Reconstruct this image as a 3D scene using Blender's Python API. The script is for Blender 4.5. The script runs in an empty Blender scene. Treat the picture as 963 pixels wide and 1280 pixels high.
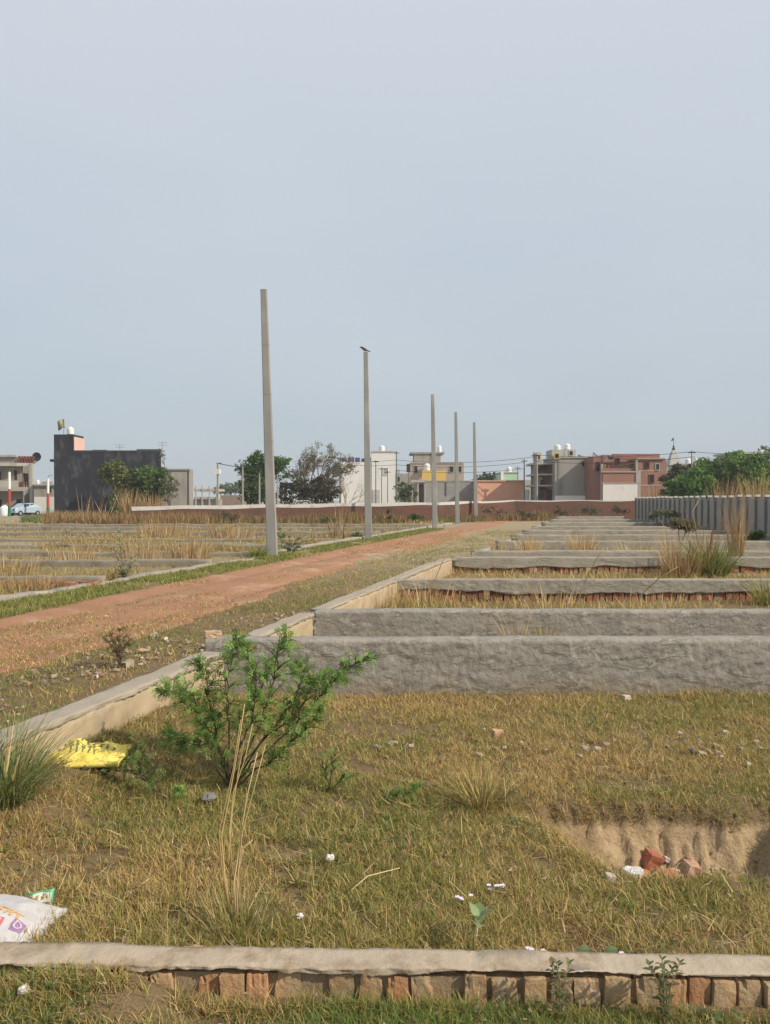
import bpy, math, random
import numpy as np
from mathutils import Vector
R = math.radians
C = bpy.context.scene.collection
SC = bpy.context.scene

# ------------------------------------------------------------------ camera, sky, sun, exposure
F, CX, CY, HOR, CAMH = 960.0, 481.5, 640.0, 625.0, 1.6
PITCH = math.atan((CY - HOR) / F)
cam = bpy.data.objects.new('camera', bpy.data.cameras.new('camera'))
C.objects.link(cam)
cam.data.sensor_fit = 'VERTICAL'; cam.data.sensor_height = 36.0
cam.data.lens = 36.0 * F / 1280.0
cam.data.clip_start = 0.05; cam.data.clip_end = 6000
cam.location = (0, 0, CAMH); cam.rotation_euler = (R(90) - PITCH, 0, 0)
SC.camera = cam

SUN_EL, SUN_AZ = 36.0, 116.0      # azimuth from +Y towards +X
sd = Vector((math.sin(R(SUN_AZ)) * math.cos(R(SUN_EL)), math.cos(R(SUN_AZ)) * math.cos(R(SUN_EL)), math.sin(R(SUN_EL))))
w = bpy.data.worlds.new('World'); SC.world = w; w.use_nodes = True
nt = w.node_tree; nt.nodes.clear()
N = nt.nodes.new; LK = nt.links.new
out = N('ShaderNodeOutputWorld'); bg = N('ShaderNodeBackground')
sky = N('ShaderNodeTexSky'); sky.sky_type = 'NISHITA'; sky.sun_disc = False
sky.sun_elevation = R(SUN_EL); sky.sun_rotation = R(SUN_AZ)
sky.air_density = 1.0; sky.dust_density = 2.0; sky.ozone_density = 1.0
tc = N('ShaderNodeTexCoord'); sep = N('ShaderNodeSeparateXYZ'); LK(tc.outputs['Generated'], sep.inputs[0])
ramp = N('ShaderNodeValToRGB')
e = ramp.color_ramp.elements
e[0].position = 0.0; e[0].color = (4.25, 5.0, 5.45, 1)
e[1].position = 1.0; e[1].color = (6.9, 7.4, 8.0, 1)
for pos, col in ((0.12, (4.65, 5.45, 6.05, 1)), (0.30, (5.35, 6.15, 6.95, 1)), (0.55, (6.5, 7.1, 7.85, 1))):
    el = e.new(pos); el.color = col
LK(sep.outputs['Z'], ramp.inputs[0])
cn = N('ShaderNodeTexNoise'); cn.inputs['Scale'].default_value = 1.6; cn.inputs['Detail'].default_value = 5
cm = N('ShaderNodeMapping'); cm.inputs['Scale'].default_value = (1, 1, 2.6); LK(tc.outputs['Generated'], cm.inputs[0]); LK(cm.outputs[0], cn.inputs['Vector'])
cmr = N('ShaderNodeMapRange'); cmr.inputs[1].default_value = 0.35; cmr.inputs[2].default_value = 0.75
cmr.inputs[3].default_value = 0.0; cmr.inputs[4].default_value = 0.42; LK(cn.outputs[0], cmr.inputs[0])
cl = N('ShaderNodeMix'); cl.data_type = 'RGBA'; LK(cmr.outputs[0], cl.inputs['Factor']); LK(ramp.outputs[0], cl.inputs['A']); cl.inputs['B'].default_value = (7.0, 7.3, 7.7, 1)
mx = N('ShaderNodeMix'); mx.data_type = 'RGBA'; mx.inputs['Factor'].default_value = 0.88
LK(sky.outputs[0], mx.inputs['A']); LK(cl.outputs['Result'], mx.inputs['B'])
LK(mx.outputs['Result'], bg.inputs['Color']); bg.inputs['Strength'].default_value = 0.104
LK(bg.outputs[0], out.inputs['Surface'])
sun = bpy.data.objects.new('sun', bpy.data.lights.new('sun', 'SUN')); C.objects.link(sun)
sun.data.energy = 4.7; sun.data.angle = R(0.6); sun.data.color = (1.0, 0.90, 0.74)
sun.rotation_euler = sd.to_track_quat('Z', 'Y').to_euler(); sun.location = (20, -20, 40)
SC.view_settings.view_transform = 'Standard'; SC.view_settings.look = 'None'
SC.view_settings.exposure = 0.0; SC.view_settings.gamma = 1.0; SC.view_settings.use_curve_mapping = False

# ------------------------------------------------------------------ helpers
rng = np.random.default_rng(7); rnd = random.Random(11)

def P(x, y, Y):
    """pixel of the photograph -> world point at distance Y"""
    u = (x - CX) / F; v = (CY - y) / F
    fy = math.cos(PITCH) + v * math.sin(PITCH); fz = -math.sin(PITCH) + v * math.cos(PITCH)
    t = Y / fy
    return Vector((u * t, Y, CAMH + fz * t))

def Gd(x, y, z=0.0):
    """pixel -> point on the level z"""
    return P(x, y, (CAMH - z) * F / max(y - HOR, .5))

def _h(ix, iy, iz, seed):
    n = (ix.astype(np.int64) * 374761393 + iy.astype(np.int64) * 668265263 + iz.astype(np.int64) * 2147483647 + seed * 1274126177) & 0xffffffff
    n = ((n ^ (n >> 13)) * 1274126177) & 0xffffffff
    return ((n ^ (n >> 16)) & 0xffff) / 65535.0

def vnoise(x, y, z=None, seed=0):
    x = np.asarray(x, float); y = np.asarray(y, float); z = np.zeros_like(x) if z is None else np.asarray(z, float) + 0 * x
    ix, iy, iz = np.floor(x), np.floor(y), np.floor(z)
    fx, fy, fz = x - ix, y - iy, z - iz
    fx, fy, fz = [f * f * (3 - 2 * f) for f in (fx, fy, fz)]
    r = 0
    for dx in (0, 1):
        for dy in (0, 1):
            for dz in (0, 1):
                wgt = (fx if dx else 1 - fx) * (fy if dy else 1 - fy) * (fz if dz else 1 - fz)
                r = r + wgt * _h(ix + dx, iy + dy, iz + dz, seed)
    return r

def fbm(x, y, z=None, o=4, seed=0):
    x = np.asarray(x, float); y = np.asarray(y, float); z = np.zeros_like(x) if z is None else np.asarray(z, float) + 0 * x
    a, s, t = 0.5, 0, 0
    for i in range(o):
        s = s + a * vnoise(x, y, z, seed + i * 17); t += a; a *= .5
        x, y, z = x * 2.03 + 3.1, y * 2.03 + 1.7, z * 2.03 + 5.3
    return s / t

def ss(a, b, x):
    t = np.clip((x - a) / (b - a), 0, 1); return t * t * (3 - 2 * t)

def tag(o, label=None, cat=None, group=None, kind=None):
    if label: o['label'] = label
    if cat: o['category'] = cat
    if group: o['group'] = group
    if kind: o['kind'] = kind
    return o

def empty(name, loc, label, cat, group=None, rz=0):
    o = bpy.data.objects.new(name, None); C.objects.link(o); o.location = loc; o.rotation_euler = (0, 0, rz)
    o.empty_display_size = .2
    return tag(o, label, cat, group)

def np_mesh(name, verts, faces, mat, parent=None, tint=None, smooth=False, loc=None):
    verts = np.asarray(verts, np.float32).reshape(-1, 3); faces = np.asarray(faces, np.int32)
    me = bpy.data.meshes.new(name); k = faces.shape[1]
    me.vertices.add(len(verts)); me.vertices.foreach_set('co', verts.ravel())
    me.loops.add(faces.size); me.loops.foreach_set('vertex_index', faces.ravel())
    me.polygons.add(len(faces)); me.polygons.foreach_set('loop_start', np.arange(0, faces.size, k, dtype=np.int32))
    me.polygons.foreach_set('loop_total', np.full(len(faces), k, np.int32))
    me.polygons.foreach_set('use_smooth', np.full(len(faces), smooth, bool))
    if tint is not None:
        a = me.color_attributes.new('tint', 'FLOAT_COLOR', 'POINT')
        c4 = np.ones((len(verts), 4), np.float32); c4[:, :3] = tint; a.data.foreach_set('color', c4.ravel())
    me.update(calc_edges=True); me.validate()
    me.materials.append(mat)
    o = bpy.data.objects.new(name, me); C.objects.link(o)
    if parent: o.parent = parent
    if loc is not None: o.location = loc
    return o

class MB:
    def __init__(s): s.v = []; s.f = []; s.t = []; s.col = (1, 1, 1)
    def add(s, vs, fs):
        n = len(s.v); s.v += [tuple(p) for p in vs]; s.t += [s.col] * len(vs)
        s.f += [tuple(i + n for i in f) for f in fs]
    def box(s, x0, x1, y0, y1, z0, z1, jit=0, rz=0, tap=0):
        cx, cy = (x0 + x1) / 2, (y0 + y1) / 2; c, sn = math.cos(rz), math.sin(rz); vs = []
        for z, k in ((z0, 1), (z1, 1 - tap)):
            for x, y in ((x0, y0), (x1, y0), (x1, y1), (x0, y1)):
                dx, dy = (x - cx) * k, (y - cy) * k
                vs.append((cx + dx * c - dy * sn + rnd.uniform(-jit, jit), cy + dx * sn + dy * c + rnd.uniform(-jit, jit), z + rnd.uniform(-jit, jit)))
        s.add(vs, [(0, 3, 2, 1), (4, 5, 6, 7), (0, 1, 5, 4), (1, 2, 6, 5), (2, 3, 7, 6), (3, 0, 4, 7)])
        return s
    def skew(s, x0, x1, yt, yb, Y, d):
        a = P(x0, yt, Y); b = P(x1, yb, Y); k = b.x / Y * d
        lo = [(a.x, Y), (b.x, Y), (b.x + k, Y + d), (a.x + k, Y + d)]
        s.add([(*q, b.z) for q in lo] + [(*q, a.z) for q in lo], [(0, 3, 2, 1), (4, 5, 6, 7), (0, 1, 5, 4), (1, 2, 6, 5), (2, 3, 7, 6), (3, 0, 4, 7)]); return s
    def px(s, x0, x1, yt, yb, Y, d, dy=0):
        a = P(x0, yt, Y); b = P(x1, yb, Y)
        return s.box(a.x, b.x, Y + dy, Y + dy + d, b.z, a.z)
    def tube(s, pts, rad, n=6, cap=True):
        pts = [Vector(p) for p in pts]; vs = []; fs = []
        if not hasattr(rad, '__len__'): rad = [rad] * len(pts)
        d = (pts[-1] - pts[0]).normalized(); up = Vector((1, 0, 0)) if abs(d.x) < .8 else Vector((0, 0, 1))
        for i, p in enumerate(pts):
            t = (pts[min(i + 1, len(pts) - 1)] - pts[max(i - 1, 0)]).normalized()
            a = t.cross(up).normalized(); b = t.cross(a)
            for k in range(n):
                q = 2 * math.pi * k / n; vs.append(p + (a * math.cos(q) + b * math.sin(q)) * rad[i])
        for i in range(len(pts) - 1):
            for k in range(n):
                fs.append((i * n + k, i * n + (k + 1) % n, (i + 1) * n + (k + 1) % n, (i + 1) * n + k))
        if cap: fs += [tuple(range(n - 1, -1, -1)), tuple((len(pts) - 1) * n + k for k in range(n))]
        s.add(vs, fs); return s
    def lathe(s, cx, cy, prof, n=14):
        vs = []; fs = []
        for r, z in prof:
            for k in range(n):
                q = 2 * math.pi * k / n; vs.append((cx + r * math.cos(q), cy + r * math.sin(q), z))
        for i in range(len(prof) - 1):
            for k in range(n):
                fs.append((i * n + k, i * n + (k + 1) % n, (i + 1) * n + (k + 1) % n, (i + 1) * n + k))
        fs += [tuple(range(n - 1, -1, -1)), tuple((len(prof) - 1) * n + k for k in range(n))]
        s.add(vs, fs); return s
    def build(s, name, mat, parent=None, smooth=False, loc=None):
        me = bpy.data.meshes.new(name); v = s.v
        if parent is not None and loc is None:
            m = Vector(parent.location)
            if parent.parent: m = m + Vector(parent.parent.location)
            v = [(p[0] - m.x, p[1] - m.y, p[2] - m.z) for p in v]
        me.from_pydata(v, [], s.f); me.update()
        a = me.color_attributes.new('tint', 'FLOAT_COLOR', 'POINT')
        a.data.foreach_set('color', np.array([(*c, 1) for c in s.t], np.float32).ravel())
        if smooth: me.polygons.foreach_set('use_smooth', np.ones(len(me.polygons), bool))
        me.materials.append(mat)
        o = bpy.data.objects.new(name, me); C.objects.link(o)
        if parent: o.parent = parent
        if loc is not None: o.location = loc
        return o

def copy_tree(o, parent=None):
    c = o.copy(); C.objects.link(c); c.parent = parent
    for ch in list(o.children): copy_tree(ch, c)
    return c

# ------------------------------------------------------------------ materials
def mat(name, c1, c2=None, scale=4.0, rough=.85, bump=0.0, bscale=30.0, c3=None, s3=1.0, t3=.55, stretch=(1, 1, 1), tint=False, metal=0, spec=.25, bd=.02, det=6):
    m = bpy.data.materials.new(name); m.use_nodes = True; t = m.node_tree; n = t.nodes.new; l = t.links.new
    b = t.nodes['Principled BSDF']; b.inputs['Roughness'].default_value = rough; b.inputs['Metallic'].default_value = metal
    b.inputs['Specular IOR Level'].default_value = spec
    g = n('ShaderNodeNewGeometry'); mp = n('ShaderNodeMapping'); mp.inputs['Scale'].default_value = stretch; l(g.outputs['Position'], mp.inputs[0])
    col = None
    if c2 is None: c2 = tuple(k * .8 for k in c1)
    no = n('ShaderNodeTexNoise'); no.inputs['Scale'].default_value = scale; no.inputs['Detail'].default_value = det; no.inputs['Roughness'].default_value = .65
    l(mp.outputs[0], no.inputs['Vector'])
    r = n('ShaderNodeMapRange'); r.inputs[1].default_value = .32; r.inputs[2].default_value = .68; l(no.outputs[0], r.inputs[0])
    mixn = n('ShaderNodeMix'); mixn.data_type = 'RGBA'; l(r.outputs[0], mixn.inputs['Factor'])
    mixn.inputs['A'].default_value = (*c1, 1); mixn.inputs['B'].default_value = (*c2, 1); col = mixn.outputs['Result']
    if c3 is not None:
        n3 = n('ShaderNodeTexNoise'); n3.inputs['Scale'].default_value = s3; n3.inputs['Detail'].default_value = 8; n3.inputs['Roughness'].default_value = .7
        l(mp.outputs[0], n3.inputs['Vector'])
        r3 = n('ShaderNodeMapRange'); r3.inputs[1].default_value = t3; r3.inputs[2].default_value = t3 + .12; l(n3.outputs[0], r3.inputs[0])
        m3 = n('ShaderNodeMix'); m3.data_type = 'RGBA'; l(r3.outputs[0], m3.inputs['Factor']); l(col, m3.inputs['A']); m3.inputs['B'].default_value = (*c3, 1); col = m3.outputs['Result']
    if tint:
        at = n('ShaderNodeAttribute'); at.attribute_name = 'tint'
        mm = n('ShaderNodeMix'); mm.data_type = 'RGBA'; mm.blend_type = 'MULTIPLY'; mm.inputs['Factor'].default_value = 1
        l(col, mm.inputs['A']); l(at.outputs['Color'], mm.inputs['B']); col = mm.outputs['Result']
    l(col, b.inputs['Base Color'])
    if bump:
        nb = n('ShaderNodeTexNoise'); nb.inputs['Scale'].default_value = bscale; nb.inputs['Detail'].default_value = 8; nb.inputs['Roughness'].default_value = .7
        l(mp.outputs[0], nb.inputs['Vector'])
        bn = n('ShaderNodeBump'); bn.inputs['Strength'].default_value = bump; bn.inputs['Distance'].default_value = bd
        l(nb.outputs[0], bn.inputs['Height']); l(bn.outputs[0], b.inputs['Normal'])
    return m

def leafmat(name, trans=.3, rough=.7, spec=.15):
    m = bpy.data.materials.new(name); m.use_nodes = True; t = m.node_tree; n = t.nodes.new; l = t.links.new
    b = t.nodes['Principled BSDF']; o = t.nodes['Material Output']
    b.inputs['Roughness'].default_value = rough; b.inputs['Specular IOR Level'].default_value = spec
    at = n('ShaderNodeAttribute'); at.attribute_name = 'tint'; l(at.outputs['Color'], b.inputs['Base Color'])
    tr = n('ShaderNodeBsdfTranslucent'); l(at.outputs['Color'], tr.inputs['Color'])
    mxs = n('ShaderNodeMixShader'); mxs.inputs[0].default_value = trans; l(b.outputs[0], mxs.inputs[1]); l(tr.outputs[0], mxs.inputs[2]); l(mxs.outputs[0], o.inputs['Surface'])
    return m

def brickmat(name, c1, c2, mortar, bw=.24, bh=.08, dirt=None):
    m = mat(name, c1, c2, 1.2, .9)
    t = m.node_tree; n = t.nodes.new; l = t.links.new; b = t.nodes['Principled BSDF']
    g = n('ShaderNodeNewGeometry'); sp = n('ShaderNodeSeparateXYZ'); l(g.outputs['Position'], sp.inputs[0])
    ad = n('ShaderNodeMath'); ad.operation = 'ADD'; l(sp.outputs['X'], ad.inputs[0]); l(sp.outputs['Y'], ad.inputs[1])
    cb = n('ShaderNodeCombineXYZ'); l(ad.outputs[0], cb.inputs['X']); l(sp.outputs['Z'], cb.inputs['Y'])
    br = n('ShaderNodeTexBrick'); l(cb.outputs[0], br.inputs['Vector']); br.inputs['Scale'].default_value = 1
    br.inputs['Brick Width'].default_value = bw; br.inputs['Row Height'].default_value = bh; br.inputs['Mortar Size'].default_value = .008
    br.inputs['Color1'].default_value = (*c1, 1); br.inputs['Color2'].default_value = (*c2, 1); br.inputs['Mortar'].default_value = (*mortar, 1)
    no = n('ShaderNodeTexNoise'); no.inputs['Scale'].default_value = .7; no.inputs['Detail'].default_value = 8; l(g.outputs['Position'], no.inputs['Vector'])
    r = n('ShaderNodeMapRange'); r.inputs[1].default_value = .45; r.inputs[2].default_value = .7; r.inputs[4].default_value = .75; l(no.outputs[0], r.inputs[0])
    mm = n('ShaderNodeMix'); mm.data_type = 'RGBA'; l(r.outputs[0], mm.inputs['Factor']); l(br.outputs['Color'], mm.inputs['A']); mm.inputs['B'].default_value = (*(dirt or mortar), 1)
    l(mm.outputs['Result'], b.inputs['Base Color'])
    return m

BL = leafmat('grass_blades', .28); LF = leafmat('leaves', .4, .55, .25); STR = leafmat('straw', .15)
M_soil = None
M_cem = mat('cement_plaster', (.262, .241, .208), (.34, .312, .27), 5, .9, .7, 22, (.22, .20, .175), 2.2, .56, bd=.03)
def smear(m, col, sc=3.6, lo=.53, amount=.5):
    t = m.node_tree; n = t.nodes.new; l = t.links.new; b = t.nodes['Principled BSDF']; src = b.inputs['Base Color'].links[0].from_socket
    g = n('ShaderNodeNewGeometry'); mp = n('ShaderNodeMapping'); mp.inputs['Rotation'].default_value = (0, .6, 0); mp.inputs['Scale'].default_value = (1, 1, 2.6); l(g.outputs['Position'], mp.inputs[0])
    no = n('ShaderNodeTexNoise'); no.inputs['Scale'].default_value = sc; no.inputs['Detail'].default_value = 7; no.inputs['Roughness'].default_value = .72; no.inputs['Distortion'].default_value = .5; l(mp.outputs[0], no.inputs['Vector'])
    r_ = n('ShaderNodeMapRange'); r_.inputs[1].default_value = lo; r_.inputs[2].default_value = lo + .06; r_.inputs[4].default_value = amount; l(no.outputs[0], r_.inputs[0])
    mm = n('ShaderNodeMix'); mm.data_type = 'RGBA'; l(r_.outputs[0], mm.inputs['Factor']); l(src, mm.inputs['A']); mm.inputs['B'].default_value = (*col, 1); l(mm.outputs['Result'], b.inputs['Base Color'])
    bp = n('ShaderNodeBump'); bp.inputs['Strength'].default_value = .8; bp.inputs['Distance'].default_value = .02; l(r_.outputs[0], bp.inputs['Height'])
    old = b.inputs['Normal'].links[0].from_node if b.inputs['Normal'].links else None
    if old: l(bp.outputs[0], old.inputs['Normal'])
    else: l(bp.outputs[0], b.inputs['Normal'])
def splash(m, col, h=.13):
    t = m.node_tree; n = t.nodes.new; l = t.links.new; b = t.nodes['Principled BSDF']; src = b.inputs['Base Color'].links[0].from_socket
    g = n('ShaderNodeNewGeometry'); sp = n('ShaderNodeSeparateXYZ'); l(g.outputs['Position'], sp.inputs[0])
    no = n('ShaderNodeTexNoise'); no.inputs['Scale'].default_value = 5; no.inputs['Detail'].default_value = 8; l(g.outputs['Position'], no.inputs['Vector'])
    ma = n('ShaderNodeMath'); ma.operation = 'MULTIPLY_ADD'; l(no.outputs[0], ma.inputs[0]); ma.inputs[1].default_value = -.35; l(sp.outputs['Z'], ma.inputs[2])
    r_ = n('ShaderNodeMapRange'); r_.inputs[1].default_value = h - .17; r_.inputs[2].default_value = h - .30; r_.inputs[4].default_value = .7; l(ma.outputs[0], r_.inputs[0])
    mm = n('ShaderNodeMix'); mm.data_type = 'RGBA'; l(r_.outputs[0], mm.inputs['Factor']); l(src, mm.inputs['A']); mm.inputs['B'].default_value = (*col, 1); l(mm.outputs['Result'], b.inputs['Base Color'])
smear(M_cem, (.42, .388, .335)); splash(M_cem, (.27, .215, .145))
M_cemfar = mat('cement_plaster_weathered', (.26, .235, .195), (.345, .31, .255), 2.0, .9, .5, 9, (.17, .155, .135), 1.1, .56, bd=.04)
smear(M_cemfar, (.41, .37, .31), 2.2)
M_cap = mat('cement_cap', (.39, .315, .235), (.45, .375, .285), 7, .9, .5, 45, (.29, .22, .15), 5, .52, bd=.015)
M_side = mat('sandy_plaster', (.37, .285, .185), (.43, .345, .235), 3, .9, .4, 40, (.30, .245, .18), 5, .54, stretch=(1, 1, .3), bd=.015)
splash(M_side, (.30, .22, .135), .24)
M_sidetop = mat('grey_mortar', (.30, .255, .20), (.37, .32, .255), 4, .9, .4, 40)
M_brick = mat('clay_bricks', (.43, .275, .16), (.36, .23, .135), 14, .9, .8, 60, (.38, .29, .185), 11, .40, tint=True, bd=.01)
M_redbrick = mat('red_bricks', (.34, .15, .09), (.27, .12, .075), 14, .9, .5, 50, (.40, .29, .19), 16, .53, tint=True, bd=.01)
M_pole = mat('pole_concrete', (.30, .295, .28), (.24, .235, .222), 1.6, .85, .25, 40, (.36, .35, .325), .9, .55, stretch=(1, 1, .35))
M_dirt = mat('red_earth', (.39, .21, .122), (.31, .16, .09), 1.5, .95, .9, 11, (.45, .305, .20), .7, .55, bd=.05)
M_stone = mat('stone_rubble', (.38, .32, .25), (.27, .23, .19), 20, .9, .4, 60, tint=True)

# ------------------------------------------------------------------ ground
SL = .278                                     # the lane runs along X = c + SL * Y
def cc(x, y): return x - SL * y
def pitmask(x, y):
    nb = (fbm(x * 2.2, y * 0, seed=31) - .5) * .24 + (fbm(x * 9, y * 7, seed=33) - .5) * .05 + (fbm(x * 28, y * 16, seed=34) - .5) * .05
    back = 1 - ss(3.80 + nb, 4.02 + nb, y)
    fl_ = 3.80 - .50 * ss(.70, 1.06, x) + (fbm(x * 5, y * 0 + 2, seed=38) - .5) * .16
    front = ss(fl_ - .10, fl_ + .10, y)
    left = ss(.68, .98, x + (fbm(y * 6, x * 0, seed=35) - .5) * .2)
    right = 1 - ss(1.93, 2.10, x + (fbm(y * 5, x * 0, seed=36) - .5) * .12)
    return back * front * left * right

def gz(x, y):
    x = np.asarray(x, float); y = np.asarray(y, float); c = cc(x, y)
    h = .05 * (fbm(x * .7, y * .7, seed=1) - .5) + .03 * (fbm(x * 4, y * 4, seed=2) - .5)
    far = 1 - .6 * ss(20, 60, y)
    h = h * far
    inside = ss(-3.10, -3.04, c)
    h = h + inside * (1 - ss(5.7, 6.1, y)) * .17 * np.exp(-(np.maximum(c + 3.02, 0) / .36) ** 2)
    h = h + inside * .10 * ss(7, 10.5, y) * (1 - ss(45, 60, y))
    h = h - .03 * (1 - ss(2.35, 2.6, y))
    kf = 2.445 - .0275 * x - y                                 # earth banked against the low wall's front, more at the left
    h = h + ss(-.02, .02, kf) * (1 - ss(.02, .40, kf)) * (.075 * (1 - ss(-.85, -.60, x)) + .022 * ss(.45, .6, fbm(x * 2.2, x * 0 + 4, seed=37)))
    road = ss(-8.5, -8.0, c) * (1 - ss(-5.7, -5.0, c))
    h = h + (1 - inside) * .05 * ss(-5.2, -3.4, c) * (1 - ss(30, 50, y))
    rut = np.exp(-((c + 6.1) / .25) ** 2) + np.exp(-((c + 7.5) / .25) ** 2)
    h = h - road * .05 * rut * (1 - ss(25, 50, y))
    p = pitmask(x, y)
    h = h - p * (.31 + .05 * (fbm(x * 7, y * 7, seed=5) - .5))
    m = (p > .02) & (p < .98)
    h = h + np.where(m, .06 * (fbm(x * 14, y * 5, seed=6) - .5) + .09 * (fbm(x * 32, y * 30, seed=7, o=3) - .5), 0)
    return h

def axis(segs):
    a = [segs[0][0]]
    for s0, s1, st0, st1 in segs:
        v = s0
        while v < s1 - 1e-6:
            k = (v - s0) / (s1 - s0); v += st0 + (st1 - st0) * k; a.append(min(v, s1))
    return np.unique(np.round(np.array(a), 4))
gx = axis([(-2500, -60, 400, 10), (-60, -4, 4, .25), (-4, .6, .12, .05), (.6, 2.2, .018, .018), (2.2, 6, .06, .3), (6, 60, .4, 6), (60, 2500, 10, 400)])
gy = axis([(-300, -2, 60, .5), (-2, 1.9, .3, .06), (1.9, 2.55, .025, .025), (2.55, 2.9, .03, .03), (2.9, 3.7, .03, .03), (3.7, 4.15, .012, .012), (4.15, 9, .05, .12), (9, 40, .12, .7), (40, 140, .8, 8), (140, 4000, 10, 500)])
def grid(ax, ay):
    X, Y = np.meshgrid(ax, ay); nx, ny = len(ax), len(ay)
    i = np.arange(nx * ny).reshape(ny, nx)
    f = np.stack([i[:-1, :-1], i[:-1, 1:], i[1:, 1:], i[1:, :-1]], -1).reshape(-1, 4)
    return X.ravel(), Y.ravel(), f
X, Y, f = grid(gx, gy)
def ground_material():
    m = bpy.data.materials.new('ground_soil'); m.use_nodes = True; t = m.node_tree; n = t.nodes.new; l = t.links.new
    b = t.nodes['Principled BSDF']; b.inputs['Roughness'].default_value = .95; b.inputs['Specular IOR Level'].default_value = .1
    g = n('ShaderNodeNewGeometry'); sp = n('ShaderNodeSeparateXYZ'); l(g.outputs['Position'], sp.inputs[0])
    def noise(s, d=8):
        q = n('ShaderNodeTexNoise'); q.inputs['Scale'].default_value = s; q.inputs['Detail'].default_value = d; q.inputs['Roughness'].default_value = .65; l(g.outputs['Position'], q.inputs['Vector']); return q.outputs[0]
    def mr(src, a, b_):
        r = n('ShaderNodeMapRange'); r.inputs[1].default_value = a; r.inputs[2].default_value = b_; l(src, r.inputs[0]); return r.outputs[0]
    def mix(fac, A, B):
        q = n('ShaderNodeMix'); q.data_type = 'RGBA'; l(fac, q.inputs['Factor'])
        for s, v in (('A', A), ('B', B)):
            if isinstance(v, tuple): q.inputs[s].default_value = (*v, 1)
            else: l(v, q.inputs[s])
        return q.outputs['Result']
    soil = mix(mr(noise(9), .35, .65), (.15, .105, .058), (.23, .165, .095))
    soil = mix(mr(noise(60), .35, .7), soil, (.19, .135, .07))
    field = mix(mr(noise(.35), .35, .65), (.30, .235, .155), (.25, .205, .115))
    field = mix(mr(noise(2.2), .4, .7), field, (.38, .30, .19))
    soil = mix(mr(sp.outputs['Y'], 12, 22), soil, field)
    sand = mix(mr(noise(5), .35, .65), (.37, .265, .155), (.44, .325, .20))
    sand = mix(mr(noise(22), .5, .68), sand, (.27, .19, .11))
    ng = n('ShaderNodeMath'); ng.operation = 'MULTIPLY'; ng.inputs[1].default_value = -1; l(sp.outputs['Z'], ng.inputs[0])
    col = mix(mr(ng.outputs[0], .05, .085), soil, sand)
    l(col, b.inputs['Base Color'])
    bn = n('ShaderNodeBump'); bn.inputs['Strength'].default_value = .7; bn.inputs['Distance'].default_value = .03; l(noise(35), bn.inputs['Height']); l(bn.outputs[0], b.inputs['Normal'])
    return m
go = np_mesh('ground', np.stack([X, Y, gz(X, Y)], -1), f, ground_material(), smooth=True)
tag(go, kind='structure')

# the red earth lane, a sheet just above the ground
ty = axis([(2.2, 12, .15, .15), (12, 40, .2, .8), (40, 66, 1, 1.5)]); tu = np.linspace(0, 1, 26)
V = []
for yv in ty:
    narrow = ss(40, 60, yv) * .5
    l0 = -8.25 + .35 * (fbm(yv * .5, 3.3, seed=8) - .5) * 2 + .3 * (fbm(yv * 3, 1.3, seed=9) - .5) - .35 * ss(12, 26, yv)
    l1 = -5.6 + 1.1 * (fbm(yv * .45, 7.7, seed=10) - .5) * 2 + .5 * (fbm(yv * 3, 4.3, seed=12) - .5) - .45 * ss(10, 22, yv)
    c = l0 + (l1 - l0) * tu; xs = c + SL * yv; ys = np.full_like(xs, yv)
    z = gz(xs, ys) + .012 + .01 * np.sin(np.pi * tu) + .012 * fbm(xs * 5, ys * 2, seed=13)
    z[0] -= .04; z[-1] -= .04
    V.append(np.stack([xs, ys, z], -1))
V = np.array(V); ny, nx = V.shape[:2]; i = np.arange(nx * ny).reshape(ny, nx)
rd = np_mesh('dirt_road', V.reshape(-1, 3), np.stack([i[:-1, :-1], i[:-1, 1:], i[1:, 1:], i[1:, :-1]], -1).reshape(-1, 4), M_dirt, smooth=True)
tag(rd, kind='structure')
# grey paved strip in front of the left-hand houses
m = MB(); m.box(-70, -27.5, 69, 75.5, -.05, .10); tag(m.build('paved_road', mat('grey_paving', (.32, .30, .28), (.40, .37, .33), 1, .9)), kind='structure')

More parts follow.
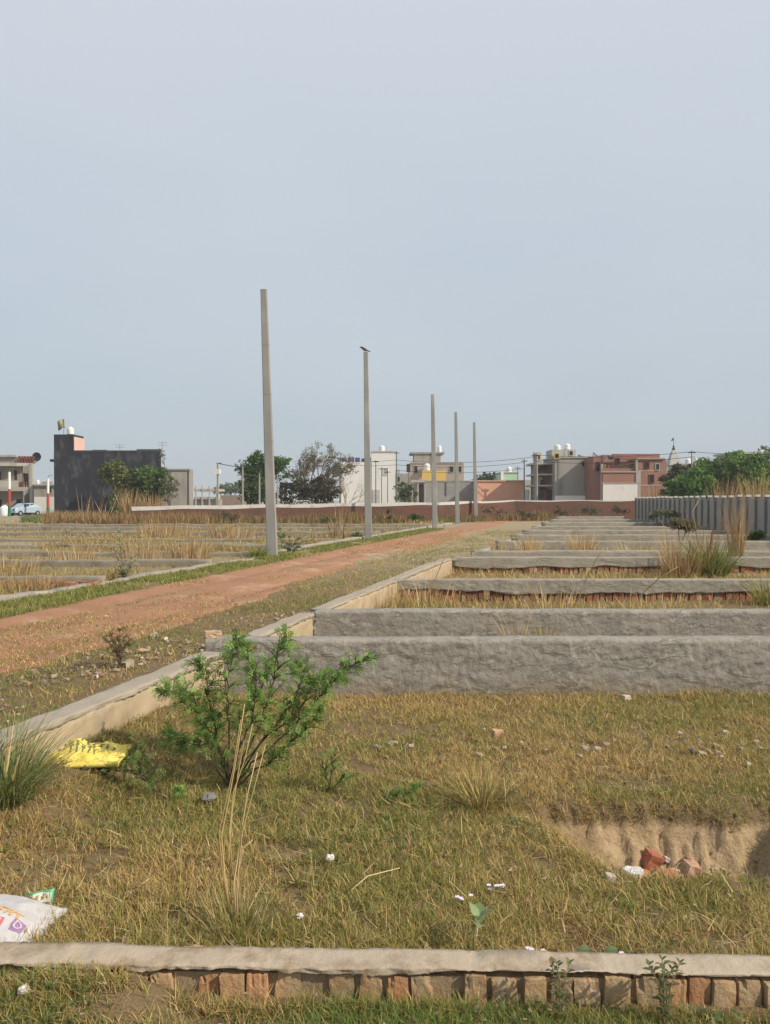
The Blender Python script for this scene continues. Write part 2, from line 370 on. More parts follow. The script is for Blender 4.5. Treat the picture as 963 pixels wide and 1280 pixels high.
# ------------------------------------------------------------------ walls
def rough_wall(name, A, B, z0, z1, th, material, parent, step=.06, rows=9, amp=.012, seed=0, ragged=0.0, side=1, wob=.02, topdrop=None, relief=0.0):
    """A swept, trowel-marked cement wall; A->B is its front face, the body lies on its left hand (side=1)."""
    A = np.array(A, float); B = np.array(B, float); L = np.linalg.norm(B - A); d = (B - A) / L; nrm = np.array([-d[1], d[0]]) * side
    n = max(3, int(L / step)); s = np.linspace(0, L, n + 1)
    g0 = gz(A[0] + d[0] * s, A[1] + d[1] * s)
    zt = z1 + wob * 2 * (fbm(s * .9, s * 0 + seed, seed=seed) - .5) + wob * .6 * (fbm(s * 5, s * 0 + seed, seed=seed + 3) - .5)
    if topdrop is not None: zt = zt + topdrop(s / L)
    zb = (z0 + ragged * (fbm(s * 2.2, s * 0 + 9, seed=seed + 5) - .3)) if ragged else np.full_like(s, z0)
    prof = [(0, k / (rows - 1) * .965, 0) for k in range(rows)]
    prof += [(.018, 1, 1), (th * .33, 1.0, 1), (th * .66, 1.0, 1), (th - .018, 1, 1)] + [(th, .955, 2), (th, .5, 2), (th, 0, 2)]
    V = []
    for o, k, kind in prof:
        z = zb + (zt - zb) * k; x = A[0] + d[0] * s + nrm[0] * o; y = A[1] + d[1] * s + nrm[1] * o
        big = fbm(s * 3, z * 4 + 0 * s, s * 0 + kind, seed=seed + 1) - .5
        sm = np.abs(fbm(s * 7 + z * 3, z * 13 + 2 * big, s * 0 + kind, seed=seed + 2, o=3) - .5) * 2
        dg = s * .8 + z * .6; de = z * .8 - s * .6
        fl = fbm(dg * 6 + 4 * big, de * 17 + 2 * sm, s * 0 + kind, seed=seed + 4, o=4); flake = ss(.52, .545, fl) * 1.0 - ss(.56, .76, fl) * 1.3
        q = amp * (1.6 * big + 1.0 * (sm - .3) + relief * flake)
        if kind == 0: x = x - nrm[0] * q; y = y - nrm[1] * q
        elif kind == 1: z = z + q * .35
        else: x = x + nrm[0] * q; y = y + nrm[1] * q
        V.append(np.stack([x, y, z], -1))
    V = np.array(V).transpose(1, 0, 2); npf = len(prof); ns = n + 1
    i = np.arange(ns * npf).reshape(ns, npf); j = np.concatenate([i, i[:, :1]], 1)
    f = np.stack([j[:-1, :-1], j[1:, :-1], j[1:, 1:], j[:-1, 1:]], -1).reshape(-1, 4)
    # end caps as quads across the profile
    caps = []
    for e, row in ((0, i[0]), (1, i[-1])):
        h = npf // 2
        for q in range(h - 1):
            a = (row[q], row[q + 1], row[npf - 2 - q], row[npf - 1 - q]); caps.append(a if e == 0 else a[::-1])
    f = np.concatenate([f, np.array(caps)])
    if side < 0: f = f[:, ::-1]
    V = V.reshape(-1, 3)
    if parent: V = V - np.array(parent.location)
    return np_mesh(name, V, f, material, parent, smooth=True)

def brick_row(A, B, z0, z1, depth, material, parent, name='brick_footing', w=.078, gap=.013, side=1, skip=0.0, seed=0, palette=None, sink=0.0, zf=None):
    r = random.Random(seed); A = Vector(A); B = Vector(B); L = (B - A).length; d = (B - A) / L; nn = Vector((-d.y, d.x)) * side
    m = MB(); s = 0
    while s < L - w:
        ww = w * r.uniform(.88, 1.1)
        if r.random() >= skip:
            g = r.uniform(.72, 1.15); pc = r.choice(palette) if palette else (1, 1, 1); m.col = tuple(g * k for k in pc)
            o = r.uniform(-.012, .012); p0 = A + d * s + nn * (o + sink); p1 = A + d * (s + ww) + nn * (o + sink + r.uniform(-.006, .006))
            zz = (zf(s) if zf else z0) + r.uniform(-.012, .012); zt = z1 + r.uniform(-.01, .006); rot = r.uniform(-.05, .05) * (zt - zz)
            q0 = p0 + nn * depth; q1 = p1 + nn * depth
            b = .006
            vs = []
            for zlev, ins in ((zz, 0), (zt, 0)):
                for p in (p0, p1, q1, q0): vs.append((p.x + (rot if zlev == zt else 0) + r.uniform(-.004, .004), p.y + r.uniform(-.004, .004), zlev))
            fs = [(0, 3, 2, 1), (4, 5, 6, 7), (0, 1, 5, 4), (1, 2, 6, 5), (2, 3, 7, 6), (3, 0, 4, 7)]
            if side < 0: fs = [f[::-1] for f in fs]
            m.add(vs, fs)
        s += ww + gap * r.uniform(.6, 1.6)
    return m.build(name, material, parent)

def rough_bricks(A, B, z0, z1, depth, material, parent, palette, seed):
    r_ = random.Random(seed); V = []; Fq = []; T = []; o = 0; A = Vector(A); B = Vector(B); L = (B - A).length; d = (B - A) / L; s = 0; g = np.linspace(-1, 1, 9)
    while s < L:
        ww = r_.choice((.070, .074, .078, .066, .082)); hgt = z1 - z0 + r_.uniform(-.022, .004); set_ = r_.uniform(-.006, .012) + (.03 if r_.random() < .08 else 0); yaw = r_.uniform(-.10, .10); til = r_.uniform(-.09, .09)
        col = np.array(r_.choice(palette)) * r_.uniform(.8, 1.15)
        for ax in range(3):
            for sg in (-1, 1):
                A_, B_ = np.meshgrid(g, g); q = np.zeros((81, 3)); q[:, ax] = sg; q[:, (ax + 1) % 3] = A_.ravel(); q[:, (ax + 2) % 3] = B_.ravel()
                rr = np.linalg.norm(q, axis=1, keepdims=True); q = q * (1 - .10 * np.maximum(rr - 1.3, 0))
                nz = fbm(q[:, 0] * 2 + s * 37, q[:, 1] * 2, q[:, 2] * 2, seed=seed, o=4) - .5; ch = ss(.55, .7, fbm(q[:, 0] * 1.1 + s * 91, q[:, 1] * 1.1, q[:, 2] * 1.4, seed=seed + 9)) * (np.abs(q).min(1) > .45)
                q = q * (1 + .16 * nz - .12 * ch)[:, None] * np.array([ww / 2, depth / 2, hgt / 2])
                x_ = q[:, 0] * math.cos(yaw) - q[:, 1] * math.sin(yaw) + q[:, 2] * til; y_ = q[:, 0] * math.sin(yaw) + q[:, 1] * math.cos(yaw)
                c0 = A + d * (s + ww / 2); V.append(np.stack([x_ + c0.x, y_ + c0.y + depth / 2 + set_, q[:, 2] + z0 + hgt / 2], -1)); i = np.arange(81).reshape(9, 9) + o
                f_ = np.stack([i[:-1, :-1], i[:-1, 1:], i[1:, 1:], i[1:, :-1]], -1).reshape(-1, 4); Fq.append(f_ if sg > 0 else f_[:, ::-1]); o += 81; T.append(np.tile(col, (81, 1)))
        s += ww + r_.choice((.004, .008, .012, .018))
    return np_mesh('brick_course', np.concatenate(V) - np.array(parent.location), np.concatenate(Fq), material, parent, np.concatenate(T))
M_mud = mat('mud_core', (.36, .26, .165), (.27, .195, .12), 20, .95, .6, 50)
# --- the low kerb wall at the photographer's feet
nA, nB = (-2.3, 2.507), (2.3, 2.380)
t = empty('low_wall', (0, 2.42, 0), 'low broken kerb wall of upright bricks under a cement cap across the foreground', 'wall')
rough_wall('cement_cap', (nA[0], nA[1] + .012), (nB[0], nB[1] + .012), .066, .088, .112, M_cap, t, step=.012, rows=6, amp=.013, seed=40, ragged=.045, wob=.012, relief=.5)
pal = [(1.02, .98, .95), (1.05, 1, .95), (1.1, .97, .86), (.98, .95, .92), (1.02, .99, .94), (1.05, 1.0, .92), (1.14, .86, .72)]
rough_bricks((nA[0], nA[1] + .012), (nB[0], nB[1] + .012), -.06, .070, .105, M_brick, t, pal, 3)
m = MB(); m.add([(nA[0], nA[1] + .032, -.1), (nB[0], nB[1] + .032, -.1), (nB[0], nB[1] + .13, -.1), (nA[0], nA[1] + .13, -.1),
                 (nA[0], nA[1] + .032, .055), (nB[0], nB[1] + .032, .055), (nB[0], nB[1] + .13, .055), (nA[0], nA[1] + .13, .055)],
                [(0, 3, 2, 1), (4, 5, 6, 7), (0, 1, 5, 4), (1, 2, 6, 5), (2, 3, 7, 6), (3, 0, 4, 7)])
m.build('mud_core', M_mud, t)

# --- plot walls on the right, from near to far
GW = 'grey cement walls dividing the plots right of the lane'
FC, FA = 11.2, .115                          # precast fence along X = FC + FA * Y
def lx(y, c=-3.15): return c + SL * y
rw = [(6.27, .455, 'long rough grey cement plot wall nearest the camera, behind the green thorn bush', 0),
      (8.1, .43, 'grey cement plot wall second from the camera, just behind the tallest-looking front one', 0),
      (11.35, .42, 'third grey plot wall from the camera, plaster above a band of bare red bricks', 1),
      (15.7, .43, 'fourth grey plot wall from the camera, ending beside the big green grass clump', 1),
      (18.2, .40, 'fifth plot wall from the camera, close behind the red-footed one beside the grass clump', 0),
      (22.5, .40, 'sixth low grey plot wall from the camera, right of the lane', 0),
      (26.5, .40, 'seventh low grey plot wall from the camera, between straw clumps', 0),
      (30.5, .40, 'eighth low grey plot wall from the camera, far up the plots', 0),
      (35.0, .40, 'ninth low grey plot wall from the camera, far up the plots', 0),
      (40.5, .42, 'third farthest low grey plot wall right of the lane', 0),
      (47.0, .42, 'second farthest low grey plot wall right of the lane', 0),
      (55.0, .42, 'farthest low grey plot wall, just before the red brick compound wall', 0)]
for k, (yy, h, lab, br) in enumerate(rw):
    x0 = lx(yy, -3.22 if k == 0 else -3.0); x1 = FC + FA * yy - .4
    g = .0 if yy < 8 else .1
    t = empty('plot_wall', (x0, yy, 0), lab, 'wall', GW)
    st = .018 if k == 0 else (.026 if k < 3 else .12 if k < 6 else .3)
    mt = M_cem if k < 2 else M_cemfar
    top = h if yy < 10 else h
    zb = .20 if br else -.1
    A_, B_ = (x0, yy), (x1, yy + (.04 if k == 0 else 0))
    rough_wall('cement_plaster', A_, B_, zb, top, .19, mt, t, step=st, rows=30 if k < 2 else 12, relief=.75 if k < 4 else .5, amp=(.011, .010, .009, .009)[k] if k < 4 else .010, seed=50 + k, ragged=.16 if br else 0, wob=.012 if k < 3 else .018)
    if br:
        brick_row((x0, yy + .03), (x1, yy + .03), 0, .27, .12, M_redbrick, t, seed=60 + k, w=.08 if k < 4 else .1, palette=[(1, 1, 1), (1.2, 1.1, 1.05), (.7, .65, .65), (1.1, 1.5, 1.6)], skip=.08)

# --- boundary wall along the lane, three runs
GS = 'sandy boundary wall runs along the lane'
for k, (y0, y1, c, h, lab) in enumerate(((3.9, 6.2, -3.03, .365, 'thick sandy plastered boundary wall run beside the yellow sack'),
                                         (6.5, 8.06, -3.0, .40, 'short sandy boundary wall run between the two nearest grey plot walls'),
                                         (8.34, 15.62, -2.98, .42, 'long sandy boundary wall run right of the lane, beyond the second grey wall'))):
    A = (lx(y0, c), y0); B = (lx(y1, c), y1)
    t = empty('boundary_wall', (A[0], A[1], 0), lab, 'wall', GS)
    rough_wall('plaster_face', A, B, -.1, h - .03, .17, M_side, t, step=.03, rows=14, amp=.014, seed=80 + k, wob=.02, relief=.8)
    A2 = (A[0] + .006, A[1]); B2 = (B[0] + .006, B[1])
    rough_wall('mortar_top', A2, B2, h - .034, h + .008, .178, M_sidetop, t, step=.03, rows=4, amp=.020, seed=85 + k, wob=.035, relief=.6)
A = (lx(15.9, -3.0), 15.9); B = (lx(54, -3.0), 54)
t = empty('boundary_wall', (A[0], A[1], 0), 'farthest weathered boundary wall run, low and grey between lane and plots', 'wall', GS)
rough_wall('plaster_face', A, B, -.1, .26, .18, M_cemfar, t, step=.25, rows=4, amp=.02, seed=90, wob=.05)
# --- low kerb on the left of the lane
A = (lx(7, -9.2), 7); B = (lx(20.6, -9.2), 20.6)
tag(rough_wall('kerb_wall', A, B, -.1, .085, .2, M_cemfar, None, step=.08, rows=5, amp=.025, seed=95, wob=.07), 'low sandy kerb wall between the left plots and the green verge, nearer run', 'wall', 'kerbs left of the lane')
A = (lx(22.3, -9.5), 22.3); B = (lx(50, -9.5), 50)
tag(rough_wall('kerb_wall', A, B, -.1, .13, .2, M_cemfar, None, step=.25, rows=4, amp=.03, seed=96, wob=.06), 'low weathered kerb wall behind the row of concrete poles', 'wall', 'kerbs left of the lane')
M_cemleft = mat('soil_stained_cement', (.22, .19, .145), (.29, .255, .20), 1.6, .9, .5, 9, (.17, .145, .105), 1.1, .54, bd=.04)
# --- left plot walls
GL = 'low grey walls dividing the plots left of the lane'
lw = [(14.3, .17, -25, 'grey plot wall with red brick rubble at its foot, left of the lane'),
      (18.3, .17, -16, 'second nearest low grey plot wall in the left field, behind the straw'),
      (21.5, .15, -28, 'third low grey plot wall in the left field, level with the tallest pole'),
      (25, .14, -21, 'fourth low grey plot wall in the left field'),
      (29, .15, -30, 'fifth low grey plot wall in the left field'),
      (34, .2, -24, 'sixth low grey plot wall in the left field, among dry grass'),
      (39.5, .2, -38, 'next to farthest low grey plot wall in the left field'),
      (45, .2, -42, 'farthest low grey plot wall in the left field, before the dry reeds')]
for k, (yy, h, xl, lab) in enumerate(lw):
    A = (xl, yy + .3); B = (lx(yy, -9.25 if yy < 20 else -9.65), yy)
    tag(rough_wall('plot_wall', A, B, -.1, h, .2, M_cemleft, None, step=.12 if k < 3 else .3, rows=6, amp=.02, seed=100 + k, wob=.06), lab, 'wall', GL)

# --- far compound wall: brick below, whitewashed above
M_compound = brickmat('compound_bricks', (.16, .065, .042), (.10, .045, .032), (.15, .10, .07), .24, .085, (.085, .06, .045))
M_white = mat('stained_whitewash', (.58, .56, .53), (.47, .45, .42), 1.4, .9, c3=(.36, .33, .30), s3=1.1, t3=.54)
t = empty('compound_wall', (0, 56, 0), 'long red brick compound wall with stained whitewashed top closing off the field', 'wall')
pts = [Vector((-16.5, 50)), Vector((4, 57)), Vector((10.5, 62)), Vector((24, 64))]
m = MB(); mw = MB()
def wallseg(m, a, b, z0a, z0b, z1a, z1b, o0, o1):
    d = (b - a).normalized(); n = Vector((-d.y, d.x))
    p = [a + n * o0, b + n * o0, b + n * o1, a + n * o1]
    m.add([(p[0].x, p[0].y, z0a), (p[1].x, p[1].y, z0b), (p[2].x, p[2].y, z0b), (p[3].x, p[3].y, z0a), (p[0].x, p[0].y, z1a), (p[1].x, p[1].y, z1b), (p[2].x, p[2].y, z1b), (p[3].x, p[3].y, z1a)],
          [(0, 3, 2, 1), (4, 5, 6, 7), (0, 1, 5, 4), (1, 2, 6, 5), (2, 3, 7, 6), (3, 0, 4, 7)])
zt = [1.18, 1.44, 1.57, 1.6]; zm = [.93, 1.22, 1.47, 1.53]
for k in range(3):
    n = max(2, int((pts[k + 1] - pts[k]).length / 1.5))
    for q in range(n):
        u0, u1 = q / n, (q + 1) / n; a = pts[k].lerp(pts[k + 1], u0); b = pts[k].lerp(pts[k + 1], u1)
        L = lambda arr, u: arr[k] + (arr[k + 1] - arr[k]) * u
        j0 = .04 * math.sin(a.x * 3.1); j1 = .04 * math.sin(b.x * 3.1); i0 = .03 * math.sin(a.x * 1.3); i1 = .03 * math.sin(b.x * 1.3)
        wallseg(m, a, b, -.3, -.3, L(zm, u0) + j0, L(zm, u1) + j1, 0, .25)
        wallseg(mw, a, b, L(zm, u0) + j0, L(zm, u1) + j1, L(zt, u0) + i0, L(zt, u1) + i1, -.02, .27)
m.build('brick_body', M_compound, t); mw.build('whitewashed_top', M_white, t)

# --- precast slab fence on the right
M_pre = mat('precast_slabs', (.33, .315, .295), (.26, .25, .235), .8, .9, .3, 20, (.33, .315, .29), 1.3, .58)
M_prep = mat('shade_darkened_posts', (.16, .155, .147), (.20, .194, .185), 2, .9, .2, 20); M_tip = mat('pale_post_tips', (.62, .60, .56), (.5, .48, .45), 2)  # posts darker than the slabs: the shade on them is put into the colour
fy = [15.0]
while fy[-1] < 52.5: fy.append(fy[-1] + 1.02)
t = empty('precast_fence', (FC + FA * 30, 30, 0), 'grey precast concrete slab fence with pale post tips along the right edge', 'fence')
fd = Vector((FA, 1)).normalized(); fn = Vector((fd.y, -fd.x))
def frect(m, y0, y1, z0, z1, o0, o1):
    a = Vector((FC + FA * y0, y0)); b = Vector((FC + FA * y1, y1)); p = [a + fn * o0, b + fn * o0, b + fn * o1, a + fn * o1]
    m.add([(*q, z0) for q in p] + [(*q, z1) for q in p], [(0, 1, 2, 3), (4, 7, 6, 5), (0, 4, 5, 1), (1, 5, 6, 2), (2, 6, 7, 3), (3, 7, 4, 0)])
for k, y in enumerate(fy):
    m = MB(); dz = rnd.uniform(-.015, .02)
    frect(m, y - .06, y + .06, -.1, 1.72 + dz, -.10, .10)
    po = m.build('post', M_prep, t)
    m = MB(); frect(m, y - .10, y + .10, 1.722 + dz, 1.81 + dz, -.09, .09); tp_ = m.build('pale_tip', M_tip, t); tp_.parent = po
    if k < len(fy) - 1:
        m = MB()
        for q in range(4):
            o = rnd.uniform(-.008, .008)
            frect(m, y + .062, y + .958, -.08 + q * .43, -.08 + q * .43 + .42, -.022 + o, .022 + o)
        m.build('slab_panel', M_pre, t)

# --- the five lane poles
M_seam = mat('casting_seams', (.29, .28, .25), None, 3)
GP = 'tapering concrete poles standing in a row along the lane'
pol = [(341, 695, 330, 362, 'tallest, nearest square concrete pole, leaning slightly left, beside the grey leaved bush'),
       (461, 673, 457.5, 440, 'second concrete pole from the left, with a small bird on its tip'),
       (544, 662.5, 541, 493, 'third concrete pole of the row, middle one by height, in front of the beige house'),
       (572, 655, 570, 515, 'fourth concrete pole of the row, in front of the rough grey wall'),
       (595, 650.5, 593, 528, 'farthest, shortest-looking concrete pole, left of the salmon pink wall')]
for k, (bx, by, tx, ty_, lab) in enumerate(pol):
    H = 7.5; Y = H * F / (by - ty_); b = P(bx, by, Y); top = P(tx, ty_, Y); b.z = float(gz(b.x, Y)) - .25
    t = empty('concrete_pole', (b.x, b.y, 0), lab, 'pole', GP)
    m = MB(); n = 14; wb, wt = .15, .088
    rows = []
    for q in range(n + 1):
        u = q / n; c_ = b.lerp(top, u); hw = wb + (wt - wb) * u; hd = hw * .72; ch = .018
        rows.append([(c_.x + sx * (hw - (ch if e else 0)), c_.y + sy * (hd - (0 if e else ch)), c_.z) for sx, sy, e in
                     ((-1, -1, 1), (1, -1, 1), (1, -1, 0), (1, 1, 0), (1, 1, 1), (-1, 1, 1), (-1, 1, 0), (-1, -1, 0))])
    vs = [p for r_ in rows for p in r_]; fs = []
    for q in range(n):
        for e in range(8): fs.append((q * 8 + e, q * 8 + (e + 1) % 8, (q + 1) * 8 + (e + 1) % 8, (q + 1) * 8 + e))
    fs += [tuple(range(7, -1, -1)), tuple(n * 8 + e for e in range(8))]
    m.add(vs, fs); m.build('shaft', M_pole, t)
    for u in (.45, .62, .8):                                  # casting collars
        m = MB(); c_ = b.lerp(top, u); hw = wb + (wt - wb) * u + .004
        m.box(c_.x - hw, c_.x + hw, c_.y - hw * .72, c_.y + hw * .72, c_.z - .015, c_.z + .015)
        m.build('casting_seam', M_seam, t)
    if k == 1:
        bird = empty('bird', (top.x - .06, top.y, top.z), 'small dark bird perched on the tip of the second pole', 'bird')
        mb = MB(); z = top.z + .09; x = top.x - .05
        mb.tube([(x + .13, Y, z - .05), (x + .05, Y, z - .01), (x - .02, Y, z + .03), (x - .08, Y, z + .07), (x - .12, Y, z + .10), (x - .15, Y, z + .10), (x - .20, Y, z + .09)],
                [.012, .05, .062, .045, .042, .03, .003], 8)
        M_bird = mat('bird_feathers', (.07, .065, .06), (.12, .10, .09), 20)
        mb.build('body', M_bird, bird, True)
        mb = MB(); mb.tube([(x + .10, Y, z - .03), (x + .24, Y, z - .08)], [.03, .018], 5); mb.build('tail', M_bird, bird)
        for s in (-.02, .02):
            mb = MB(); mb.tube([(x, Y + s, z - .02), (x, Y + s, z - .09)], .006, 4); mb.build('leg', M_bird, bird)
    elif k == 0:
        pass
for k, (px_, py_) in enumerate(((474, 673), (556, 662))):
    b = Gd(px_, py_); m = MB(); m.box(b.x - .05, b.x + .05, b.y - .05, b.y + .05, -.1, .28, .008, .2, .1)
    tag(m.build('marker_stone', M_pole), ('small upright marker stone beside the second pole', 'small upright marker stone beside the third pole')[k], 'marker stone')

# ------------------------------------------------------------------ far buildings
def pm(name, c, k=.85, s=.8, **kw): return mat(name, c, tuple(q * k for q in c), s, .9, **kw)
M_dark = mat('blackened_plaster', (.022, .024, .030), (.036, .037, .045), .6, .9, .3, 6, (.075, .075, .083), 1.1, .52, stretch=(1, 1, .5))
ST = dict(s3=.9, t3=.53, stretch=(1, 1, .22))
M_beige = pm('weathered_beige_plaster', (.34, .30, .25), c3=(.20, .175, .15), **ST); M_greyp = pm('bare_grey_plaster', (.33, .315, .285), c3=(.23, .215, .195), **ST)
M_lgrey = pm('pale_grey_plaster', (.42, .40, .36), c3=(.28, .26, .235), **ST); M_wpaint = pm('white_paint', (.74, .73, .71), .93, c3=(.56, .54, .51), s3=.9, t3=.58, stretch=(1, 1, .2)); M_pink = pm('pink_paint', (.72, .46, .39))
M_void = pm('dark_opening', (.03, .03, .032)); M_glass = mat('window_glass', (.05, .06, .07), rough=.2, spec=.5)
M_tank = mat('white_tank_plastic', (.78, .77, .75), rough=.45); M_steel = mat('galvanised_steel', (.30, .30, .30), rough=.5, metal=.3)
M_black = mat('black_steel', (.025, .025, .028), rough=.5); M_yel = pm('yellow_paint', (.66, .46, .13)); M_sal = pm('salmon_paint', (.70, .38, .26), .92, c3=(.58, .31, .22), s3=.9, t3=.57, stretch=(1, 1, .25))
M_mint = pm('mint_paint', (.42, .62, .45)); M_rb = brickmat('house_bricks', (.33, .15, .11), (.27, .12, .09), (.33, .27, .22), .25, .09, (.28, .16, .12))
M_rb2 = brickmat('side_bricks', (.30, .13, .10), (.25, .11, .085), (.30, .24, .2), .25, .09, (.22, .10, .08))
M_redp = pm('red_paint', (.38, .08, .06)); M_greenp = pm('green_paint', (.04, .16, .06)); M_rust = pm('brown_railing', (.20, .06, .045))

def window(p, x0, x1, yt, yb, Y, frame=None, dark=None, name='window', out_=.06):
    a = P(x0, yt, Y); b = P(x1, yb, Y); m = MB(); k = .07
    m.box(a.x - k, a.x, Y - out_, Y + .02, b.z - k, a.z + k); m.box(b.x, b.x + k, Y - out_, Y + .02, b.z - k, a.z + k)
    m.box(a.x, b.x, Y - out_, Y + .02, a.z, a.z + k); m.box(a.x, b.x, Y - out_ - .04, Y + .02, b.z - k, b.z)
    f_ = m.build(name, frame or M_lgrey, p)
    m = MB(); m.box(a.x, b.x, Y - .02, Y + .01, b.z, a.z)
    o = m.build('pane', dark or M_glass, None); o.parent = f_
    o.data.transform(__import__('mathutils').Matrix.Translation(-Vector(p.location)))
    return f_

def water_tank(px_, yt, yb, Y, wpx, label, stand=None):
    c_ = P(px_, yb, Y + .8); top = P(px_, yt, Y + .8).z; r = wpx / 2 * (Y + .8) / F; z = c_.z; h = top - z
    t = empty('water_tank', (c_.x, Y + .8, z), label, 'water tank')
    m = MB(); prof = [(r * .96, z), (r, z + .02 * h)]
    for q in range(4):
        u = .1 + q * .16; prof += [(r, z + u * h), (r * .95, z + (u + .05) * h), (r, z + (u + .1) * h)]
    prof += [(r * .98, z + .74 * h), (r * .8, z + .84 * h), (r * .45, z + .91 * h)]
    m.lathe(c_.x, Y + .8, prof, 14); m.build('tank_body', M_tank, t, True)
    m = MB(); m.lathe(c_.x, Y + .8, [(r * .4, z + .9 * h), (r * .42, z + .95 * h), (r * .36, z + h)], 12); m.build('lid', M_tank, t)
    return t

# far left: balcony house
Y = 84; a = P(-42, 572, Y); t = empty('balcony_house', (P(0, 600, Y).x, Y, 0), 'unfinished two storey house with rounded balconies at the left edge', 'house')
m = MB(); m.skew(-42, 30, 581, 652, Y, 9); m.build('wall', M_beige, t)
m = MB(); m.skew(30, 41, 582, 652, Y + 1.2, 6); m.build('side_wall', M_lgrey, t)
def balc(x0, x1, yt, yb, proj, name, mt, Y=Y):
    a = P(x0, yt, Y); b = P(x1, yb, Y); m = MB(); n = 10; vs = []; w2 = b.x - a.x
    for z in (b.z, a.z):
        for q in range(n + 1):
            u = q / n; vs.append((a.x + w2 * u, Y - proj * (1 - .8 * u ** 3), z))
        vs += [(b.x, Y + .1, z), (a.x, Y + .1, z)]
    k = n + 3; fs = [tuple(range(k - 1, -1, -1)), tuple(range(k, 2 * k))] + [(q, (q + 1) % k, k + (q + 1) % k, k + q) for q in range(k)]
    m.add(vs, fs); return m.build(name, mt, t)
balc(-42, 42, 579, 583, 1.5, 'roof_slab', M_lgrey); balc(-42, 41, 609, 614, 1.5, 'balcony_slab', M_greyp)
balc(-42, 24, 601, 609, 1.4, 'balcony_parapet', M_greyp)
m = MB(); m.px(-42, 42, 571, 579, Y + .2, .2); m.build('roof_parapet', M_beige, t)
m = MB(); m.px(-42, 20, 568.5, 571, Y - .1, 1.0); m.build('parapet_coping', M_lgrey, t)
for x in (23, 26.5, 30, 33.5, 37, 40.5):
    m = MB(); m.px(x, x + 2, 570, 580, Y - .1, .16); m.build('parapet_post', M_rust, t)
for x in (25, 28, 31, 34, 37):
    m = MB(); m.px(x, x + 1.4, 602, 610, Y - .15, .12); m.build('baluster', M_rust, t)
m = MB(); m.px(37, 41, 579, 650, Y - .5, .35); m.build('porch_column', M_lgrey, t)
for x0, x1, yt, yb in ((18, 22, 588, 600), (-4, 2, 589, 600), (30, 36, 592, 603), (-5, 3, 624, 636)): window(t, x0, x1, yt, yb, Y if x1 < 30 else Y + 1.2, M_beige, M_void)
m = MB(); m.px(21, 27, 624, 650, Y - .05, .1); m.build('door', M_void, t)
m = MB(); m.px(31, 33, 624, 636, Y + 1.15, .1); m.build('door_jamb', M_yel, t)
p = P(46, 571, 84); t2 = empty('satellite_dish', (p.x, 84, p.z), 'dark round satellite dish on the corner of the balcony house', 'satellite dish')
m = MB(); n = 14; vs = [(p.x, 84.15, p.z)]; fs = []
for r_, dz in ((.25, .10), (.5, 0)):
    for q in range(n): vs.append((p.x + r_ * math.cos(q * 2 * math.pi / n), 84 + dz, p.z + r_ * math.sin(q * 2 * math.pi / n)))
for q in range(n): fs += [(0, 1 + q, 1 + (q + 1) % n), (1 + q, 1 + n + q, 1 + n + (q + 1) % n, 1 + (q + 1) % n)]
m.add(vs, fs); m.build('reflector', M_black, t2, True)
m = MB(); m.tube([(p.x, 84.12, p.z), (p.x - .1, 84.3, p.z - .5), (p.x - .55, 84.4, p.z - .75)], .04, 5); m.build('bracket', M_black, t2)

# small grey and white building behind
Y = 90; t = empty('small_house', (P(56, 640, Y).x, Y, 0), 'small grey house with bright white lower wall left of the black building', 'house')
m = MB(); m.px(42, 72, 606, 652, Y, 6); m.build('upper_wall', M_greyp, t); m = MB(); m.px(43, 72, 621, 652, Y - .4, .3); m.build('white_wall', M_wpaint, t)
m = MB(); m.px(52, 66, 602, 606, Y + .4, 4); m.build('roof_room', M_lgrey, t); m = MB(); m.px(41, 73, 605, 607, Y - .25, 6.4); m.build('roof_slab', M_lgrey, t)
window(t, 61, 65, 609, 616, Y, M_lgrey, M_void)
water_tank(47.5, 599.5, 605.5, Y, 4.2, 'tiny white water tank on the small grey house')

# black building
Y = 76; t = empty('black_building', (P(134, 640, Y).x, Y, 0), 'big blackened windowless building with a taller tower at its left end', 'building')
m = MB(); m.skew(67.5, 202, 564, 655, Y, 9); m.build('wall', M_dark, t)
m = MB(); m.px(67.5, 92, 543, 564, Y + .004, 2.6); m.build('stair_tower', M_dark, t)
a = P(92, 545, Y); b = P(92, 563.4, Y); m = MB(); m.box(a.x + .002, a.x + .06, Y + .1, Y + 2.6, b.z, a.z - .06); m.build('pink_tower_side', M_pink, t)
m = MB(); m.px(92.5, 98, 548, 564, Y + 3, 1.5); m.build('roof_room', M_pink, t)
for q in range(4):
    m = MB(); m.px(94.5 + q * 1.0, 96 + q, 549, 563.5, Y + 1 + q * .9, .25); m.build('parapet_rib', M_pink, t)
m = MB()
for x0, x1, h in ((92.5, 116, 562.8), (116, 134, 562.2), (134, 171, 562.9), (171, 202, 561.4)): m.skew(x0, x1, h, 564.3, Y - .03, 9.05)
m.build('parapet', mat('sooty_parapet', (.06, .06, .065), (.10, .095, .09), 1), t)
m = MB(); m.px(62.5, 67.3, 574, 577, Y + .3, 1.2); m.build('side_ledge', M_dark, t)
water_tank(88.5, 533.5, 543, Y, 8.2, 'white water tank on the black tower, beside the flag')
for x, h in ((150, 555), (203, 552)):
    p = P(x, 564, Y + 2); q = P(x, h, Y + 2)
    t2 = empty('antenna', p, 'thin television antenna on the black roof, ' + ('near its middle' if x == 150 else 'at its right corner'), 'antenna', 'roof antennas')
    m = MB(); m.tube([p - Vector((0, 0, .3)), q], .025, 5); m.build('mast', M_steel, t2)
    m = MB()
    for z in (.1, .35): m.tube([q + Vector((-.5, 0, -z)), q + Vector((.5, 0, -z))], .018, 4)
    m.build('cross_rod', M_steel, t2)
